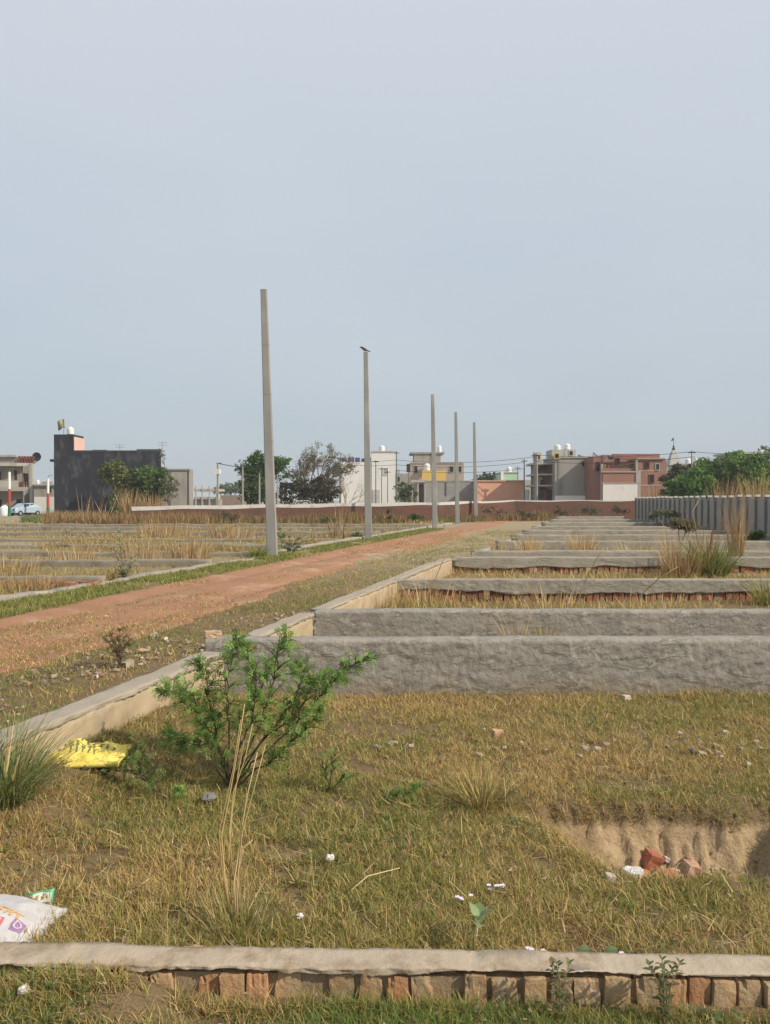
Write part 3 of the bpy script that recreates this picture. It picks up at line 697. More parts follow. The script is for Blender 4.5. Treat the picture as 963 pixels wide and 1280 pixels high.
p = P(79.8, 543, Y + .6); q = P(80.3, 523.5, Y + .6); t2 = empty('flag', p, 'small multicoloured flag flying on a stick above the black tower', 'flag')
m = MB(); m.tube([p, q], .03, 5); m.build('flagstaff', M_steel, t2)
m = MB(); n = 8; vs = []; fs = []
for i_ in range(n + 1):
    u = i_ / n
    for j_, zz in enumerate((0, -.45, -.9)):
        vs.append((q.x - .02 - u * .68 + .05 * j_, q.y + .09 * math.sin(u * 7 + j_), q.z - .04 + zz - .18 * u + .06 * math.sin(u * 5)))
for i_ in range(n):
    for j_ in range(2): fs.append((i_ * 3 + j_, i_ * 3 + j_ + 1, i_ * 3 + j_ + 4, i_ * 3 + j_ + 3))
m.add(vs, fs); o = m.build('cloth', mat('flag_cloth', (.40, .37, .26), (.16, .14, .12), 2.2, c3=(.5, .36, .1), s3=2, t3=.55), t2, True)
md = o.modifiers.new('thick', 'SOLIDIFY'); md.thickness = .01

# plain grey wall building right of it
Y = 80; t = empty('plain_building', (P(222, 640, Y).x, Y, 0), 'plain pale grey windowless block beside the black building', 'building')
m = MB(); m.skew(199, 237, 587.5, 655, Y, 7); m.build('wall', M_lgrey, t); m = MB(); m.skew(237, 242, 586.5, 655, Y - .15, 6); m.build('corner_column', pm('cream_plaster', (.52, .49, .44)), t)
m = MB(); m.skew(198.5, 237, 586, 588, Y - .1, 7.2); m.build('parapet', M_greyp, t)
# small open concrete frame
Y = 110; t = empty('unfinished_building', (P(257, 640, Y).x, Y, 0), 'small unfinished open concrete frame between grey block and street lamp', 'building')
m = MB(); m.px(243, 272, 611, 614, Y, 5); m.px(243, 272, 621, 624, Y, 5); m.build('floor_slab', M_lgrey, t)
m = MB(); m.px(240, 275, 624, 650, Y + .3, 5); m.build('wall', M_greyp, t)
for x in (244, 252, 261, 270):
    m = MB(); m.px(x, x + 1.5, 607, 650, Y - .1, .3); m.build('column', M_lgrey, t)
m = MB(); m.px(276, 304, 619, 650, 112, 5); tag(m.build('low_shed', pm('dull_brick_shed', (.26, .20, .17))), 'low dull shed behind the compound wall under the wire posts', 'shed')

# white building
Y = 100; t = empty('white_building', (P(460, 630, Y).x, Y, 0), 'tall bright white building behind the second pole', 'building')
m = MB(); m.px(426, 465, 577.5, 640, Y, 9); m.build('low_wing', M_wpaint, t); m = MB(); m.px(465, 494, 564.5, 640, Y - .3, 9); m.build('tall_wing', M_wpaint, t)
m = MB(); m.px(464, 495, 563.5, 565, Y - .4, 9.3); m.build('coping', pm('dirty_coping', (.5, .47, .42)), t)
for x0, x1 in ((427, 434), (435.5, 443), (444, 450), (452, 456), (457, 464)):
    m = MB(); m.px(x0, x1, 572.5 + rnd.uniform(-1, 1), 577.5, Y + .4, .08); m.build('blue_railing_cloth', mat('violet_cloth', (.10, .10, .22), (.06, .06, .12), 2), t)
m = MB(); m.px(466, 475, 612, 640, Y - .5, .18); m.build('grey_patch', pm('mid_grey', (.5, .5, .5)), t)  # mid grey rectangle low at the left of the tall wing
window(t, 480, 485, 585, 593, Y - .3, M_wpaint, M_greyp)
water_tank(477.5, 556.8, 564, Y, 7.5, 'white water tank on top of the tall white building')

# beige house group
Y = 104; t = empty('beige_house', (P(548, 630, Y).x, Y, 0), 'stepped beige house with a bright yellow parapet behind the third pole', 'house')
m = MB(); m.px(518, 551, 566.5, 582, Y + 3, 5); m.build('top_room', M_beige, t)
m = MB(); m.px(513, 556, 565, 567, Y + 2.8, 5.5); m.build('top_slab', M_greyp, t)
m = MB(); m.px(512, 580, 579, 640, Y + 2, 7); m.build('wall', pm('beige_paint', (.40, .34, .29)), t)
m = MB(); m.px(514, 579, 577.5, 579.3, Y + 1.9, 7.2); m.build('roof_slab', M_lgrey, t)
m = MB(); m.px(528, 558, 588, 601, Y - .1, .25); m.build('yellow_parapet', M_yel, t)
m = MB(); m.px(521, 560, 600, 640, Y, 2); m.build('ground_floor', M_greyp, t)
m = MB(); m.px(514, 533, 600, 603, Y - 1.6, 1.6); m.build('porch_slab', M_lgrey, t)
for x in (515, 522, 531):
    m = MB(); m.px(x, x + 1.6, 603, 640, Y - 1.5, .2); m.build('porch_column', M_lgrey, t)
m = MB(); m.px(524, 530, 606, 640, Y - .04, .03); m.build('door', M_void, t)
for x0, x1, yt, yb in ((518, 522, 583, 591), (562, 567, 583, 590), (573, 577, 583, 590)): window(t, x0, x1, yt, yb, Y + 2, M_lgrey, M_void)
m = MB(); m.px(508.5, 513, 580, 590, Y + 1, .4); m.build('dark_pipe_box', M_void, t)
water_tank(534, 579, 588.2, Y + .5, 7.6, 'white water tank behind the yellow parapet'); water_tank(549.5, 556.5, 565.4, Y + 2.6, 5.5, 'narrow white water tank on the beige top room')
Y = 92; t = empty('rough_wall', (P(566, 630, Y).x, Y, 0), 'rough grey block wall in front of the beige house', 'wall')
m = MB(); m.px(533, 597, 602, 650, Y, .3); m.build('block_wall', brickmat('grey_blocks', (.30, .29, .28), (.24, .235, .23), (.38, .37, .35), .5, .25, (.34, .33, .31)), t)
m = MB(); m.px(533, 597, 600.7, 602.1, Y - .05, .4); m.build('coping', M_greyp, t)
m = MB(); m.px(556.5, 558.2, 602, 620, Y - .04, .03); m.build('dark_stain', pm('damp_stain', (.1, .1, .1)), t)
# little grey roofs behind
Y = 125; t = empty('grey_house', (P(503, 630, Y).x, Y, 0), 'distant low grey house between the white and the beige buildings', 'house')
m = MB(); m.px(494, 514, 592, 645, Y, 6); m.build('wall', M_greyp, t); m = MB(); m.px(495, 500, 587, 592, Y + 1, 2); m.build('roof_room', M_lgrey, t); window(t, 497, 500, 596, 602, Y, M_lgrey, M_void)
# salmon building
Y = 88; t = empty('salmon_house', (P(628, 630, Y).x, Y, 0), 'low salmon pink house right of the last pole', 'house')
m = MB(); m.px(597, 655, 601.5, 650, Y, 6); m.build('wall', M_sal, t)
m = MB(); m.px(596.5, 656, 600.2, 601.9, Y - .12, 6.2); m.build('coping', pm('pink_coping', (.56, .36, .28)), t)
m = MB(); m.px(655, 662, 612, 650, Y - .5, 3); m.build('white_pillar', M_wpaint, t)
Y = 112; t = empty('mint_house', (P(638, 630, Y).x, Y, 0), 'pale mint green rooftop room behind the salmon house', 'house')
m = MB(); m.px(627, 648, 591, 645, Y, 5); m.build('wall', M_mint, t); m = MB(); m.px(626, 649, 590, 591.4, Y - .1, 5.2); m.build('roof_slab', M_lgrey, t); m = MB(); m.px(626.5, 629.5, 587, 600, Y - .25, .3); m.build('corner_post', M_wpaint, t)
m = MB(); m.px(648, 668, 600, 645, Y + 3, 5); m.build('rear_wing', M_greyp, t)
water_tank(636.5, 583.2, 590.4, Y, 6.6, 'white water tank on the mint green room')

# grey house with two tanks
Y = 82; t = empty('grey_tank_house', (P(705, 630, Y).x, Y, 0), 'bare grey three level house with two white roof tanks and open left side', 'house')
m = MB(); m.px(694, 743, 572, 650, Y, 6); m.build('wall', M_greyp, t)
m = MB(); m.px(692.5, 744, 570.5, 572.4, Y - .12, 6.2); m.build('parapet', M_lgrey, t)
m = MB(); m.px(690, 720, 562, 570.5, Y + 1.2, 3); m.build('stair_head', M_lgrey, t)
m = MB(); m.px(668, 694, 578, 580.5, Y + 1, 5); m.px(668, 694, 592, 594, Y + 1, 5); m.px(668, 694, 606, 608, Y + 1, 5); m.build('floor_slab', M_lgrey, t)
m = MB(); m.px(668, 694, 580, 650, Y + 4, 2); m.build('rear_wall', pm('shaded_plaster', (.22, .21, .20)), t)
m = MB(); m.px(678, 692, 588, 604, Y + 2, .3); m.build('brick_infill', M_rb2, t)
for x in (668, 671.2, 692):
    m = MB(); m.px(x, x + 1.4, 566 if x < 690 else 572, 650, Y + .6, .25); m.build('column', M_lgrey, t)
m = MB(); m.px(667, 677, 565.5, 577, Y + 1.1, .3); m.build('stair_wall', M_lgrey, t)
window(t, 671.5, 675, 568.5, 574, Y + 1.1, M_yel, M_void); 
a = window(t, 693.8, 698.6, 567.2, 573, Y - .13, M_yel, M_void)
m = MB(); m.px(676, 681, 600, 612, Y + 1.4, .3); m.px(684, 690, 612, 625, Y + 1.4, .3); m.build('stored_goods', M_void, t)
m = MB(); m.px(694, 743, 619.5, 626, Y - .2, .15); m.build('white_plinth', M_wpaint, t)
water_tank(697, 555.5, 563, Y + 1.4, 8.2, 'left one of two white tanks on the bare grey house'); water_tank(709, 554.2, 562, Y + 1.4, 8, 'right one of two white tanks on the bare grey house')
for x0, x1, yt, yb in ((712, 716, 564, 569), (727, 731, 577, 583)):
    window(t, x0, x1, yt, yb, Y + (1.2 if yb < 570 else 0), M_lgrey, M_void)
for x in (700.5, 738):
    m = MB(); a = P(x, 572, Y - .12); b = P(x, 619, Y - .12); m.tube([a, b], .045, 6); m.build('drain_pipe', M_steel, t)
for x, yt, yb in ((674, 596, 606), (686, 582, 592), (681, 610, 625)):
    m = MB(); m.px(x, x + 4, yt, yb, Y + 1.5, .2); m.build('hanging_sheet', M_beige if x < 680 else M_rust, t)
# red brick house
Y = 78; t = empty('red_brick_house', (P(785, 630, Y).x, Y, 0), 'red brick house with a white plastered ground floor and washing on its roof', 'house')
m = MB(); m.px(754, 797, 590, 650, Y, 5); m.build('front_wall', M_rb, t)
m = MB(); m.px(754, 797, 604.5, 650, Y - .05, .04); m.build('white_plaster', mat('streaky_whitewash', (.74, .72, .70), (.66, .63, .60), 2, c3=(.42, .33, .28), s3=1.6, t3=.62, stretch=(1, 1, .2)), t)
a = P(753.6, 592, Y); b = P(744, 640, Y); m = MB(); m.box(b.x, a.x, Y + .7, Y + 6, -.2, P(0, 570, Y).z); m.build('left_wall', M_rb2, t)
m = MB(); m.px(752, 754, 580, 650, Y + .2, .5); m.px(795.4, 797.4, 575, 604, Y - .08, .3); m.px(797.6, 801, 589, 650, Y - .02, .3); m.build('concrete_column', M_lgrey, t)
m = MB(); m.px(752, 798, 588.8, 590.6, Y - .1, 5.2); m.px(797, 832, 572.4, 574, Y + .8, 5); m.px(752, 798, 603, 604.6, Y - .09, .2); m.build('floor_band', pm('pink_concrete', (.42, .32, .28)), t)
m = MB(); m.px(754, 797, 568.5, 589, Y + 3.4, 2); m.build('upper_wall', M_rb, t)
m = MB(); m.px(797.5, 833, 574, 650, Y + 1, 5); m.build('right_wing', M_rb, t)
m = MB(); m.px(766, 825, 567.3, 572.6, Y + 2.6, .3); m.build('roof_parapet', M_rb2, t)
m = MB(); m.px(754, 795, 585.2, 588.8, Y + .15, .12); m.build('terrace_parapet', M_rb2, t)
for x0, x1, yt, yb, c_ in ((755, 758, 580, 586, M_yel), (759.5, 763, 581, 587, pm('orange_cloth', (.6, .25, .06))), (745.5, 749.5, 578, 588, M_void)):
    window(t, x0, x1, yt, yb, Y + (3.4 if x0 > 750 else .7), M_rust, c_)
window(t, 820, 824, 580, 587, Y + 1, M_lgrey, M_void)
m = MB(); m.px(798.5, 829, 588, 589, Y + .97, .03); m.px(798.5, 829, 606, 607.4, Y + .97, .03); m.build('mortar_band', M_lgrey, t)
def cloth(x0, y0, x1, y1, h, Y, mt, label):
    a = P(x0, y0, Y); b = P(x1, y1, Y); hh = h * Y / F; m = MB(); n = 8; vs = []; fs = []
    for i_ in range(n + 1):
        u = i_ / n; s_ = -.12 * math.sin(math.pi * u)
        for j_ in range(4): vs.append((a.x + (b.x - a.x) * u, Y + .05 * math.sin(u * 9 + j_), a.z + (b.z - a.z) * u + s_ - hh * j_ / 3 * (.8 + .2 * math.sin(u * 5))))
    for i_ in range(n):
        for j_ in range(3): fs.append((i_ * 4 + j_, i_ * 4 + j_ + 1, i_ * 4 + j_ + 5, i_ * 4 + j_ + 4))
    m.add(vs, fs); o = m.build('hanging_cloth', mt); tag(o, label, 'cloth', 'washing on the roofs')
    o.modifiers.new('thick', 'SOLIDIFY').thickness = .02
cloth(723, 568, 738, 570, 4, 82.5, pm('grey_washing', (.12, .13, .16)), 'dark washing hanging along the bare grey roof')
cloth(740, 567, 746, 569, 6, 82.5, pm('pink_washing', (.6, .42, .42)), 'pale pink washing between the grey and the brick house')
cloth(741.5, 565, 761, 574, 3.2, 79.5, pm('blue_washing', (.16, .18, .24)), 'slanting bluish sheet hung over the brick terrace')
cloth(760, 569, 767, 570.5, 4, 80.5, pm('black_washing', (.05, .05, .06)), 'small black washing at the brick parapet corner')
m = MB()
for q in range(60):
    a = P(rnd.uniform(772, 793), rnd.uniform(580, 586), 78.25); m.tube([a, a + Vector((rnd.uniform(-.5, .5), rnd.uniform(-.1, .1), rnd.uniform(-.05, .3)))], .025, 3)
m.build('stacked_brushwood', mat('brushwood', (.16, .13, .07), (.10, .09, .05), 5), t)
for x0, x1, yt, yb in ((770, 774, 573, 580), (806, 811, 578, 585), (812, 817, 594, 603)): window(t, x0, x1, yt, yb, 78 + (3.4 if x0 < 780 else 1), M_rust, M_void)
# temple
Y = 125; t = empty('temple', (P(842, 600, Y).x, Y, 0), 'pale pointed temple spire with a thin flagged finial behind the trees', 'temple')
a = P(842, 600, Y); k = Y / F
m = MB(); m.box(a.x - 9 * k, a.x + 9 * k, Y - 1.2, Y + 1.2, 0, P(0, 588, Y).z); m.build('body', M_greyp, t)
m = MB(); zz = [P(0, q, Y).z for q in (588, 582, 575, 568, 562.5)]; ww = [8.2, 7.4, 5.6, 3.6, 1.6]
for i_ in range(4):
    b0, b1 = ww[i_] * k, ww[i_] * k * .94; t1 = ww[i_ + 1] * k
    m.add([(a.x - b0, Y - b0, zz[i_]), (a.x + b0, Y - b0, zz[i_]), (a.x + b0, Y + b0, zz[i_]), (a.x - b0, Y + b0, zz[i_]), (a.x - t1, Y - t1, zz[i_ + 1]), (a.x + t1, Y - t1, zz[i_ + 1]), (a.x + t1, Y + t1, zz[i_ + 1]), (a.x - t1, Y + t1, zz[i_ + 1])],
          [(0, 1, 5, 4), (1, 2, 6, 5), (2, 3, 7, 6), (3, 0, 4, 7), (4, 5, 6, 7), (0, 3, 2, 1)])
m.build('spire', mat('spire_plaster', (.46, .44, .41), (.34, .33, .32), 3), t)
m = MB(); m.lathe(a.x, Y, [(.2, zz[4]), (.3, zz[4] + .18), (.12, zz[4] + .4), (.16, zz[4] + .6), (.03, zz[4] + .8), (.03, P(0, 546.5, Y).z)], 8); m.build('finial', M_black, t)
q = P(842, 549, Y); m = MB(); m.add([(q.x, Y, q.z + .25), (q.x, Y, q.z - .2), (q.x - .45, Y + .05, q.z - .3), (q.x, Y + .02, q.z + .25), (q.x, Y + .02, q.z - .2), (q.x - .45, Y + .07, q.z - .3)], [(0, 1, 2), (3, 5, 4), (0, 2, 5, 3), (1, 4, 5, 2), (0, 3, 4, 1)]); m.build('pennant', M_black, t)
for x in (835, 849):
    m = MB(); m.px(x - 1.6, x + 1.6, 584, 600, Y - 1.4, .5); m.build('corner_turret', M_greyp, t)
Y = 105; t = empty('hidden_house', (P(864, 600, Y).x, Y, 0), 'cream roof with two tanks peeping over the trees by the temple', 'house')
m = MB(); m.px(853, 880, 581, 645, Y, 5); m.build('wall', M_lgrey, t); m = MB(); m.px(852, 881, 579.6, 581.3, Y - .1, 5.2); m.build('roof_slab', M_greyp, t)
water_tank(860, 573, 580, Y, 6.5, 'left white tank on the cream roof by the temple'); water_tank(869.5, 570.5, 580, Y, 6, 'right, taller white tank on the cream roof by the temple')
Y = 118; t = empty('flat_roofed_house', (P(935, 600, Y).x, Y, 0), 'flat roofed cream house showing above the trees at the right', 'house')
m = MB(); m.px(922, 951, 567, 645, Y, 7); m.build('wall', M_beige, t); m = MB(); m.px(918, 954, 564.8, 567.2, Y - .4, 7.6); m.build('roof_slab', M_lgrey, t); m = MB(); m.px(951, 953.5, 562.5, 600, Y - .2, .4); m.build('corner_column', M_wpaint, t)
window(t, 930, 935, 570, 577, Y, M_lgrey, M_void)

# ------------------------------------------------------------------ posts and wires
def post(name, x, yt, yb, Y, r, mt, label, cat, group, extra=None):
    a = P(x, yb, Y); b = P(x, yt, Y); a.z = -.2
    t = empty(name, (a.x, Y, 0), label, cat, group); m = MB(); m.tube([a, a.lerp(b, .5), b], [r, r * .85, r * .7], 8); m.build('shaft', mt, t)
    return t, b
GU = 'thin utility posts behind the compound wall'
t, b = post('street_lamp', 272.5, 578.5, 640, 64, .11, M_pole, 'pale street lamp post with a white lantern box, above the brick wall', 'street lamp', None)
m = MB(); m.box(b.x - .22, b.x + .18, 63.7, 64.3, b.z - .95, b.z - .55, 0, 0, -.15); m.build('lantern', M_tank, t)
m = MB(); m.box(b.x - .12, b.x + .3, 63.95, 64.05, b.z - .06, b.z); m.build('cross_arm', M_black, t)
wires = []
for x, yt, Y, lab in ((303.5, 583, 66, 'pale post in front of the green tree, left of the tallest pole'), (324.5, 592, 68, 'short pale post close to the left of the tallest pole'),
                      (347, 592.5, 69, 'short pale post just right of the tallest pole')):
    t, b = post('utility_post', x, yt, 640, Y, .10, M_pole, lab, 'post', GU)
    m = MB(); m.box(b.x - .16, b.x + .16, Y - .05, Y + .05, b.z - .22, b.z - .14); m.build('cross_arm', M_black, t)
for x, yt, Y, r, lab in ((425.5, 571, 80, .10, 'brownish post at the left corner of the white building'), (470, 575, 88, .07, 'thin dark post before the white building, left of three'),
                      (477.2, 584, 92, .06, 'thin dark post before the white building, middle of three'), (484.8, 588, 95, .06, 'shortest thin post before the white building, right of three'),
                      (496, 564, 90, .075, 'slender dark post at the right corner of the white building'), (655.5, 574, 86, .09, 'dark post with wires above the salmon house'),
                      (647.5, 583, 96, .06, 'slim post between the mint room and the grey house'), (669, 567, 78, .10, 'dark post at the open left side of the grey tank house'),
                      (865, 563, 72, .085, 'slim post carrying wires in front of the green trees')):
    t, b = post('utility_post', x, yt, 640, Y, r, pm('post_%d' % int(x), (.16, .145, .13) if Y != 72 else (.36, .33, .29)), lab, 'post', GU)
    m = MB(); m.box(b.x - .35, b.x + .35, Y - .04, Y + .04, b.z - .25, b.z - .17); m.build('cross_arm', M_black, t)
    m = MB()
    for s in (-.3, .3): m.lathe(b.x + s, Y, [(.04, b.z - .17), (.055, b.z - .1), (.03, b.z - .03)], 6)
    m.build('insulators', M_tank, t)
def wire(x0, y0, Y0, x1, y1, Y1, sag, label, r=.022):
    a = P(x0, y0, Y0); b = P(x1, y1, Y1); n = 14
    pts = [a.lerp(b, q / n) - Vector((0, 0, 4 * sag * (q / n) * (1 - q / n))) for q in range(n + 1)]
    m = MB(); m.tube(pts, r, 5); tag(m.build('overhead_wire', M_black), label, 'wire', 'overhead wires')
wire(272.5, 579, 64, 303.5, 583.5, 66, .06, 'wire from the lamp post to the pale post left of the tallest pole', .03)
wire(425.5, 575, 80, 496, 575, 90, .15, 'upper wire crossing the front of the white building')
wire(425.5, 580, 80, 496, 581, 90, .15, 'lower wire crossing the front of the white building')
wire(496, 575, 90, 669, 571, 78, .45, 'upper long wire between the white and the grey house')
wire(496, 581, 90, 655.5, 578, 86, .40, 'middle long wire before the beige house')
wire(496, 588, 90, 655.5, 586, 86, .35, 'lower long wire before the beige house')
wire(669, 568.5, 78, 865, 564.6, 72, .35, 'upper wire over the grey and red brick houses')
wire(669, 577, 78, 865, 571, 72, .35, 'lower wire over the grey and red brick houses')
wire(865, 564.6, 72, 1010, 566, 64, .2, 'upper wire running off to the right above the trees')
wire(865, 571, 72, 1010, 578, 64, .2, 'lower wire running off to the right above the trees')

# striped flag posts by the left road, car
def striped(x, yt, yb, Y, lab):
    t = empty('striped_post', (P(x, 640, Y).x, Y, 0), lab, 'post', 'red white and green striped posts'); r = .14; ys = [yt, yt + (yb - yt) * .38, yt + (yb - yt) * .74, yb]
    for q, mt in enumerate((M_wpaint, M_redp, M_greenp)):
        a = P(x, ys[q], Y); b = P(x, ys[q + 1], Y); m = MB(); m.tube([b, a], r * (.8 + .1 * q), 10); m.build(('white_band', 'red_band', 'green_band')[q], mt, t)
    a = P(x, yt, Y); m = MB(); m.tube([a, a + Vector((.05, 0, .25)), a + Vector((.5, -.2, .3))], .03, 5); m.build('lamp_arm', M_steel, t)
striped(12, 590, 646, 70, 'red, white and green striped post in front of the balcony house'); striped(60.3, 598, 647, 71, 'red, white and green striped post before the small white wall')
Yc = 73; cx_ = P(31, 640, Yc).x; z0 = .1
t = empty('parked_car', (cx_, Yc, z0), 'pale bluish white hatchback parked at an angle before the balcony house, half hidden by weeds', 'car')
M_car = mat('car_paint', (.34, .42, .50), (.36, .44, .52), 1, .3, spec=.5)
prof = [(-1.75, .35), (-1.78, .7), (-1.55, .9), (-.95, .98), (-.45, 1.40), (.75, 1.44), (1.45, 1.02), (1.72, .9), (1.75, .35)]
m = MB(); vs = [(cx_ + x, Yc + y * (1 if z < 1.2 else .8), z0 + z) for y in (-.78, .78) for x, z in prof]; k = len(prof)
m.add(vs, [tuple(range(k)), tuple(range(2 * k - 1, k - 1, -1))] + [(q, k + q, k + (q + 1) % k, (q + 1) % k) for q in range(k)]); o = m.build('body', M_car, t)
bv = o.modifiers.new('b', 'BEVEL'); bv.width = .06; bv.segments = 2
for x0, x1 in ((-.55, .1), (.16, .8)):
    m = MB(); m.add([(cx_ + x0 - (.22 if x0 < 0 else 0), Yc - .785, z0 + 1.0), (cx_ + x1 + (.3 if x1 > .5 else 0), Yc - .785, z0 + 1.0), (cx_ + x1, Yc - .66, z0 + 1.36), (cx_ + x0 + .1, Yc - .66, z0 + 1.36)], [(0, 1, 2, 3)]); m.build('side_window', M_glass, t).modifiers.new('s', 'SOLIDIFY').thickness = .02
m = MB(); m.add([(cx_ + 1.42, Yc - .6, z0 + 1.06), (cx_ + 1.42, Yc + .6, z0 + 1.06), (cx_ + .82, Yc + .55, z0 + 1.43), (cx_ + .82, Yc - .55, z0 + 1.43)], [(0, 1, 2, 3)]); m.build('rear_window', M_glass, t).modifiers.new('s', 'SOLIDIFY').thickness = .03
for x in (-1.1, 1.1):
    for y in (-.72, .72):
        m = MB(); m.tube([(cx_ + x, Yc + y - .09, z0 + .3), (cx_ + x, Yc + y + .09, z0 + .3)], .3, 16); wq = m.build('wheel', M_black, t)
        m = MB(); m.tube([(cx_ + x, Yc + y - .10, z0 + .3), (cx_ + x, Yc + y + .10, z0 + .3)], .17, 12); o = m.build('rim', M_steel, t); o.parent = wq
for y in (-.55, .55):
    t.rotation_euler = (0, 0, R(62)); t.scale = (.84,) * 3; m = MB(); m.box(cx_ - 1.80, cx_ - 1.72, Yc + y - .15, Yc + y + .15, z0 + .66, z0 + .8); m.build('headlight', M_glass, t)
p = P(6, 645, 72); t = empty('water_drum', (p.x, 72, .1), 'small white water drum beside the road at the far left', 'drum')
m = MB(); m.lathe(p.x, 72, [(.38, .08), (.42, .2), (.40, .5), (.42, .8), (.3, 1.0), (.15, 1.05)], 12); m.build('drum_body', M_tank, t, True); m = MB(); m.lathe(p.x, 72, [(.16, 1.05), (.17, 1.12)], 10); m.build('lid', M_tank, t)

# ------------------------------------------------------------------ grass and weeds
STRAW = np.array([(.50, .37, .18), (.44, .32, .15), (.56, .43, .23), (.38, .26, .12)])
DRY = np.array([(.42, .32, .145), (.35, .255, .115), (.49, .385, .19), (.27, .18, .085), (.38, .32, .135)])
OLIVE = np.array([(.19, .19, .065), (.16, .175, .06), (.23, .22, .08), (.25, .215, .09)])
GREEN = np.array([(.105, .165, .045), (.13, .19, .055), (.085, .135, .04), (.16, .20, .07)])
GREY_G = np.array([(.17, .20, .085), (.22, .24, .11), (.13, .16, .065), (.27, .26, .12)])
REED = np.array([(.40, .26, .12), (.46, .32, .16), (.33, .21, .10), (.50, .36, .19)])
RUST = np.array([(.30, .175, .085), (.36, .22, .11), (.24, .14, .07)])

def pick(pal, n): 
    c = pal[rng.integers(0, len(pal), n)]; return c * rng.uniform(.8, 1.2, (n, 1))

def blades(base, L, W, az, lean, bend, nseg=2, tint=None, kink=0.0):
    """curved tapering blades -> (verts, quads, tints)"""
    n = len(base); st = (nseg + 1) * 2
    V = np.empty((n, nseg + 1, 2, 3)); p = base.copy()
    wa = az + np.pi / 2 + rng.uniform(-.9, .9, n)
    wd = np.stack([np.cos(wa), np.sin(wa), np.zeros(n)], -1)
    for k in range(nseg + 1):
        u = k / nseg; hw = (W * .5 * (1 - u ** 1.5 * .92))[:, None]
        V[:, k, 0] = p - wd * hw; V[:, k, 1] = p + wd * hw
        th = lean + bend * (u + .5 / nseg); 
        if kink: th = th + rng.uniform(-kink, kink, n)
        d = np.stack([np.sin(th) * np.cos(az), np.sin(th) * np.sin(az), np.cos(th)], -1); p = p + d * (L / nseg)[:, None]
    b = (np.arange(n) * st)[:, None, None]; k = np.arange(nseg)[None, :, None] * 2
    Fq = (b + k + np.array([0, 1, 3, 2])[None, None, :]).reshape(-1, 4)
    T = np.repeat(tint, st, 0) if tint is not None else None
    return V.reshape(-1, 3), Fq, T

def scatter(n, ylo, yhi, bias=1.0, xm=.60, pad=.25):
    """points spread over the wedge of ground the lens takes in, density falling with distance by bias"""
    u = rng.random(n); k = 2 - bias
    Y = (ylo ** k + u * (yhi ** k - ylo ** k)) ** (1 / k) if abs(k) > 1e-3 else ylo * (yhi / ylo) ** u
    return rng.uniform(-1, 1, n) * (xm * Y + pad), Y

def grass(name, x, y, L, W, pals, gfrac, lean=(.1, .9), bend=(.2, 1.0), nseg=2, zoff=0.0, material=None, mesh_only=False, kink=0):
    n = len(x); L = np.broadcast_to(L, n) * rng.uniform(.6, 1.35, n); W = np.broadcast_to(W, n) * rng.uniform(.7, 1.3, n)
    az = rng.uniform(0, 2 * np.pi, n); g = rng.random(n) < gfrac
    t = np.where(g[:, None], pick(pals[1], n), pick(pals[0], n))
    base = np.stack([x, y, gz(x, y) + zoff - .006], -1)
    v, f, T = blades(base, L, W, az, rng.uniform(*lean, n), rng.uniform(*bend, n), nseg, t, kink)
    return np_mesh(name, v, f, material or BL, tint=T)

def keep(x, y, road=True):
    """no grass in the pit, on the road or inside walls"""
    c = cc(x, y); ok = pitmask(x, y) < .25
    ok &= ~((y > 2.36 + -.0275 * x + .055) & (y < 2.36 - .0275 * x + .22))
    ok &= ~((c > -3.08) & (c < -2.84 if False else (c > -3.26) & (c < -3.02)) & (y < 15.8))
    for yy, *_ in rw: ok &= ~((y > yy - .02) & (y < yy + .21) & (c > -3.3))
    return ok
def onroad(x, y):
    c = cc(x, y); j = (fbm(x * 1.1, y * 1.1, seed=20) - .5) * .9
    return (c > -8.25 + j * .5 - .35 * ss(12, 26, y)) & (c < -5.6 + j - .45 * ss(10, 22, y))

STRAW, DRY, OLIVE, GREEN = STRAW * 1.15, DRY * np.array((1.30, 1.22, 1.02)), OLIVE * np.array((1.36, 1.32, 1.08)), GREEN * np.array((1.36, 1.34, 1.1))
# foreground plot, dry matted grass
x, y = scatter(400000, 2.38, 6.5, 1.3)
k = keep(x, y) & (cc(x, y) > -3.05); x, y = x[k], y[k]
big = fbm(x * .9, y * 1.3, seed=21); fine = fbm(x * 4, y * 4, seed=22)
cl_ = fbm(x * 17, y * 17, seed=53, o=2)
k = rng.random(len(x)) < (.48 + 1.3 * ss(.28, .5, fine)) * (.22 + .78 * ss(.36, .56, cl_)) - .3 * ss(.5, .62, fbm(x * 2.2, y * 3, seed=27)); x, y, big = x[k], y[k], big[k]
gf = np.clip(.42 + 2.4 * (big - .5) - .12 * ss(3.6, 4.6, y), .06, .75)
gf = np.maximum(gf, .75 * np.exp(-((y - 4.12) / .16) ** 2) * ss(.8, 1.2, x))           # green lip above the pit
gf = np.maximum(gf, .45 * np.exp(-((y - 4.95) / .22) ** 2) * ss(.1, .6, fbm(x * 1.5, y * 1.5, seed=23)))
gf = np.maximum(gf, .35 * (1 - ss(2.9, 3.5, y)))
Lb = .042 + .034 * fbm(x * 2, y * 2, seed=24); Lb = Lb * np.where(y < 3.6, 1.1, .95)
OD = np.concatenate([OLIVE, GREEN[:2], OLIVE])
tag(grass('dry_grass', x, y, Lb, .0026 + .0006 * y * .5, (np.concatenate([DRY, DRY, STRAW[:3], RUST[:2] * 1.25]), OD), gf, (.05, 1.15), (.1, 1.4)), kind='stuff')
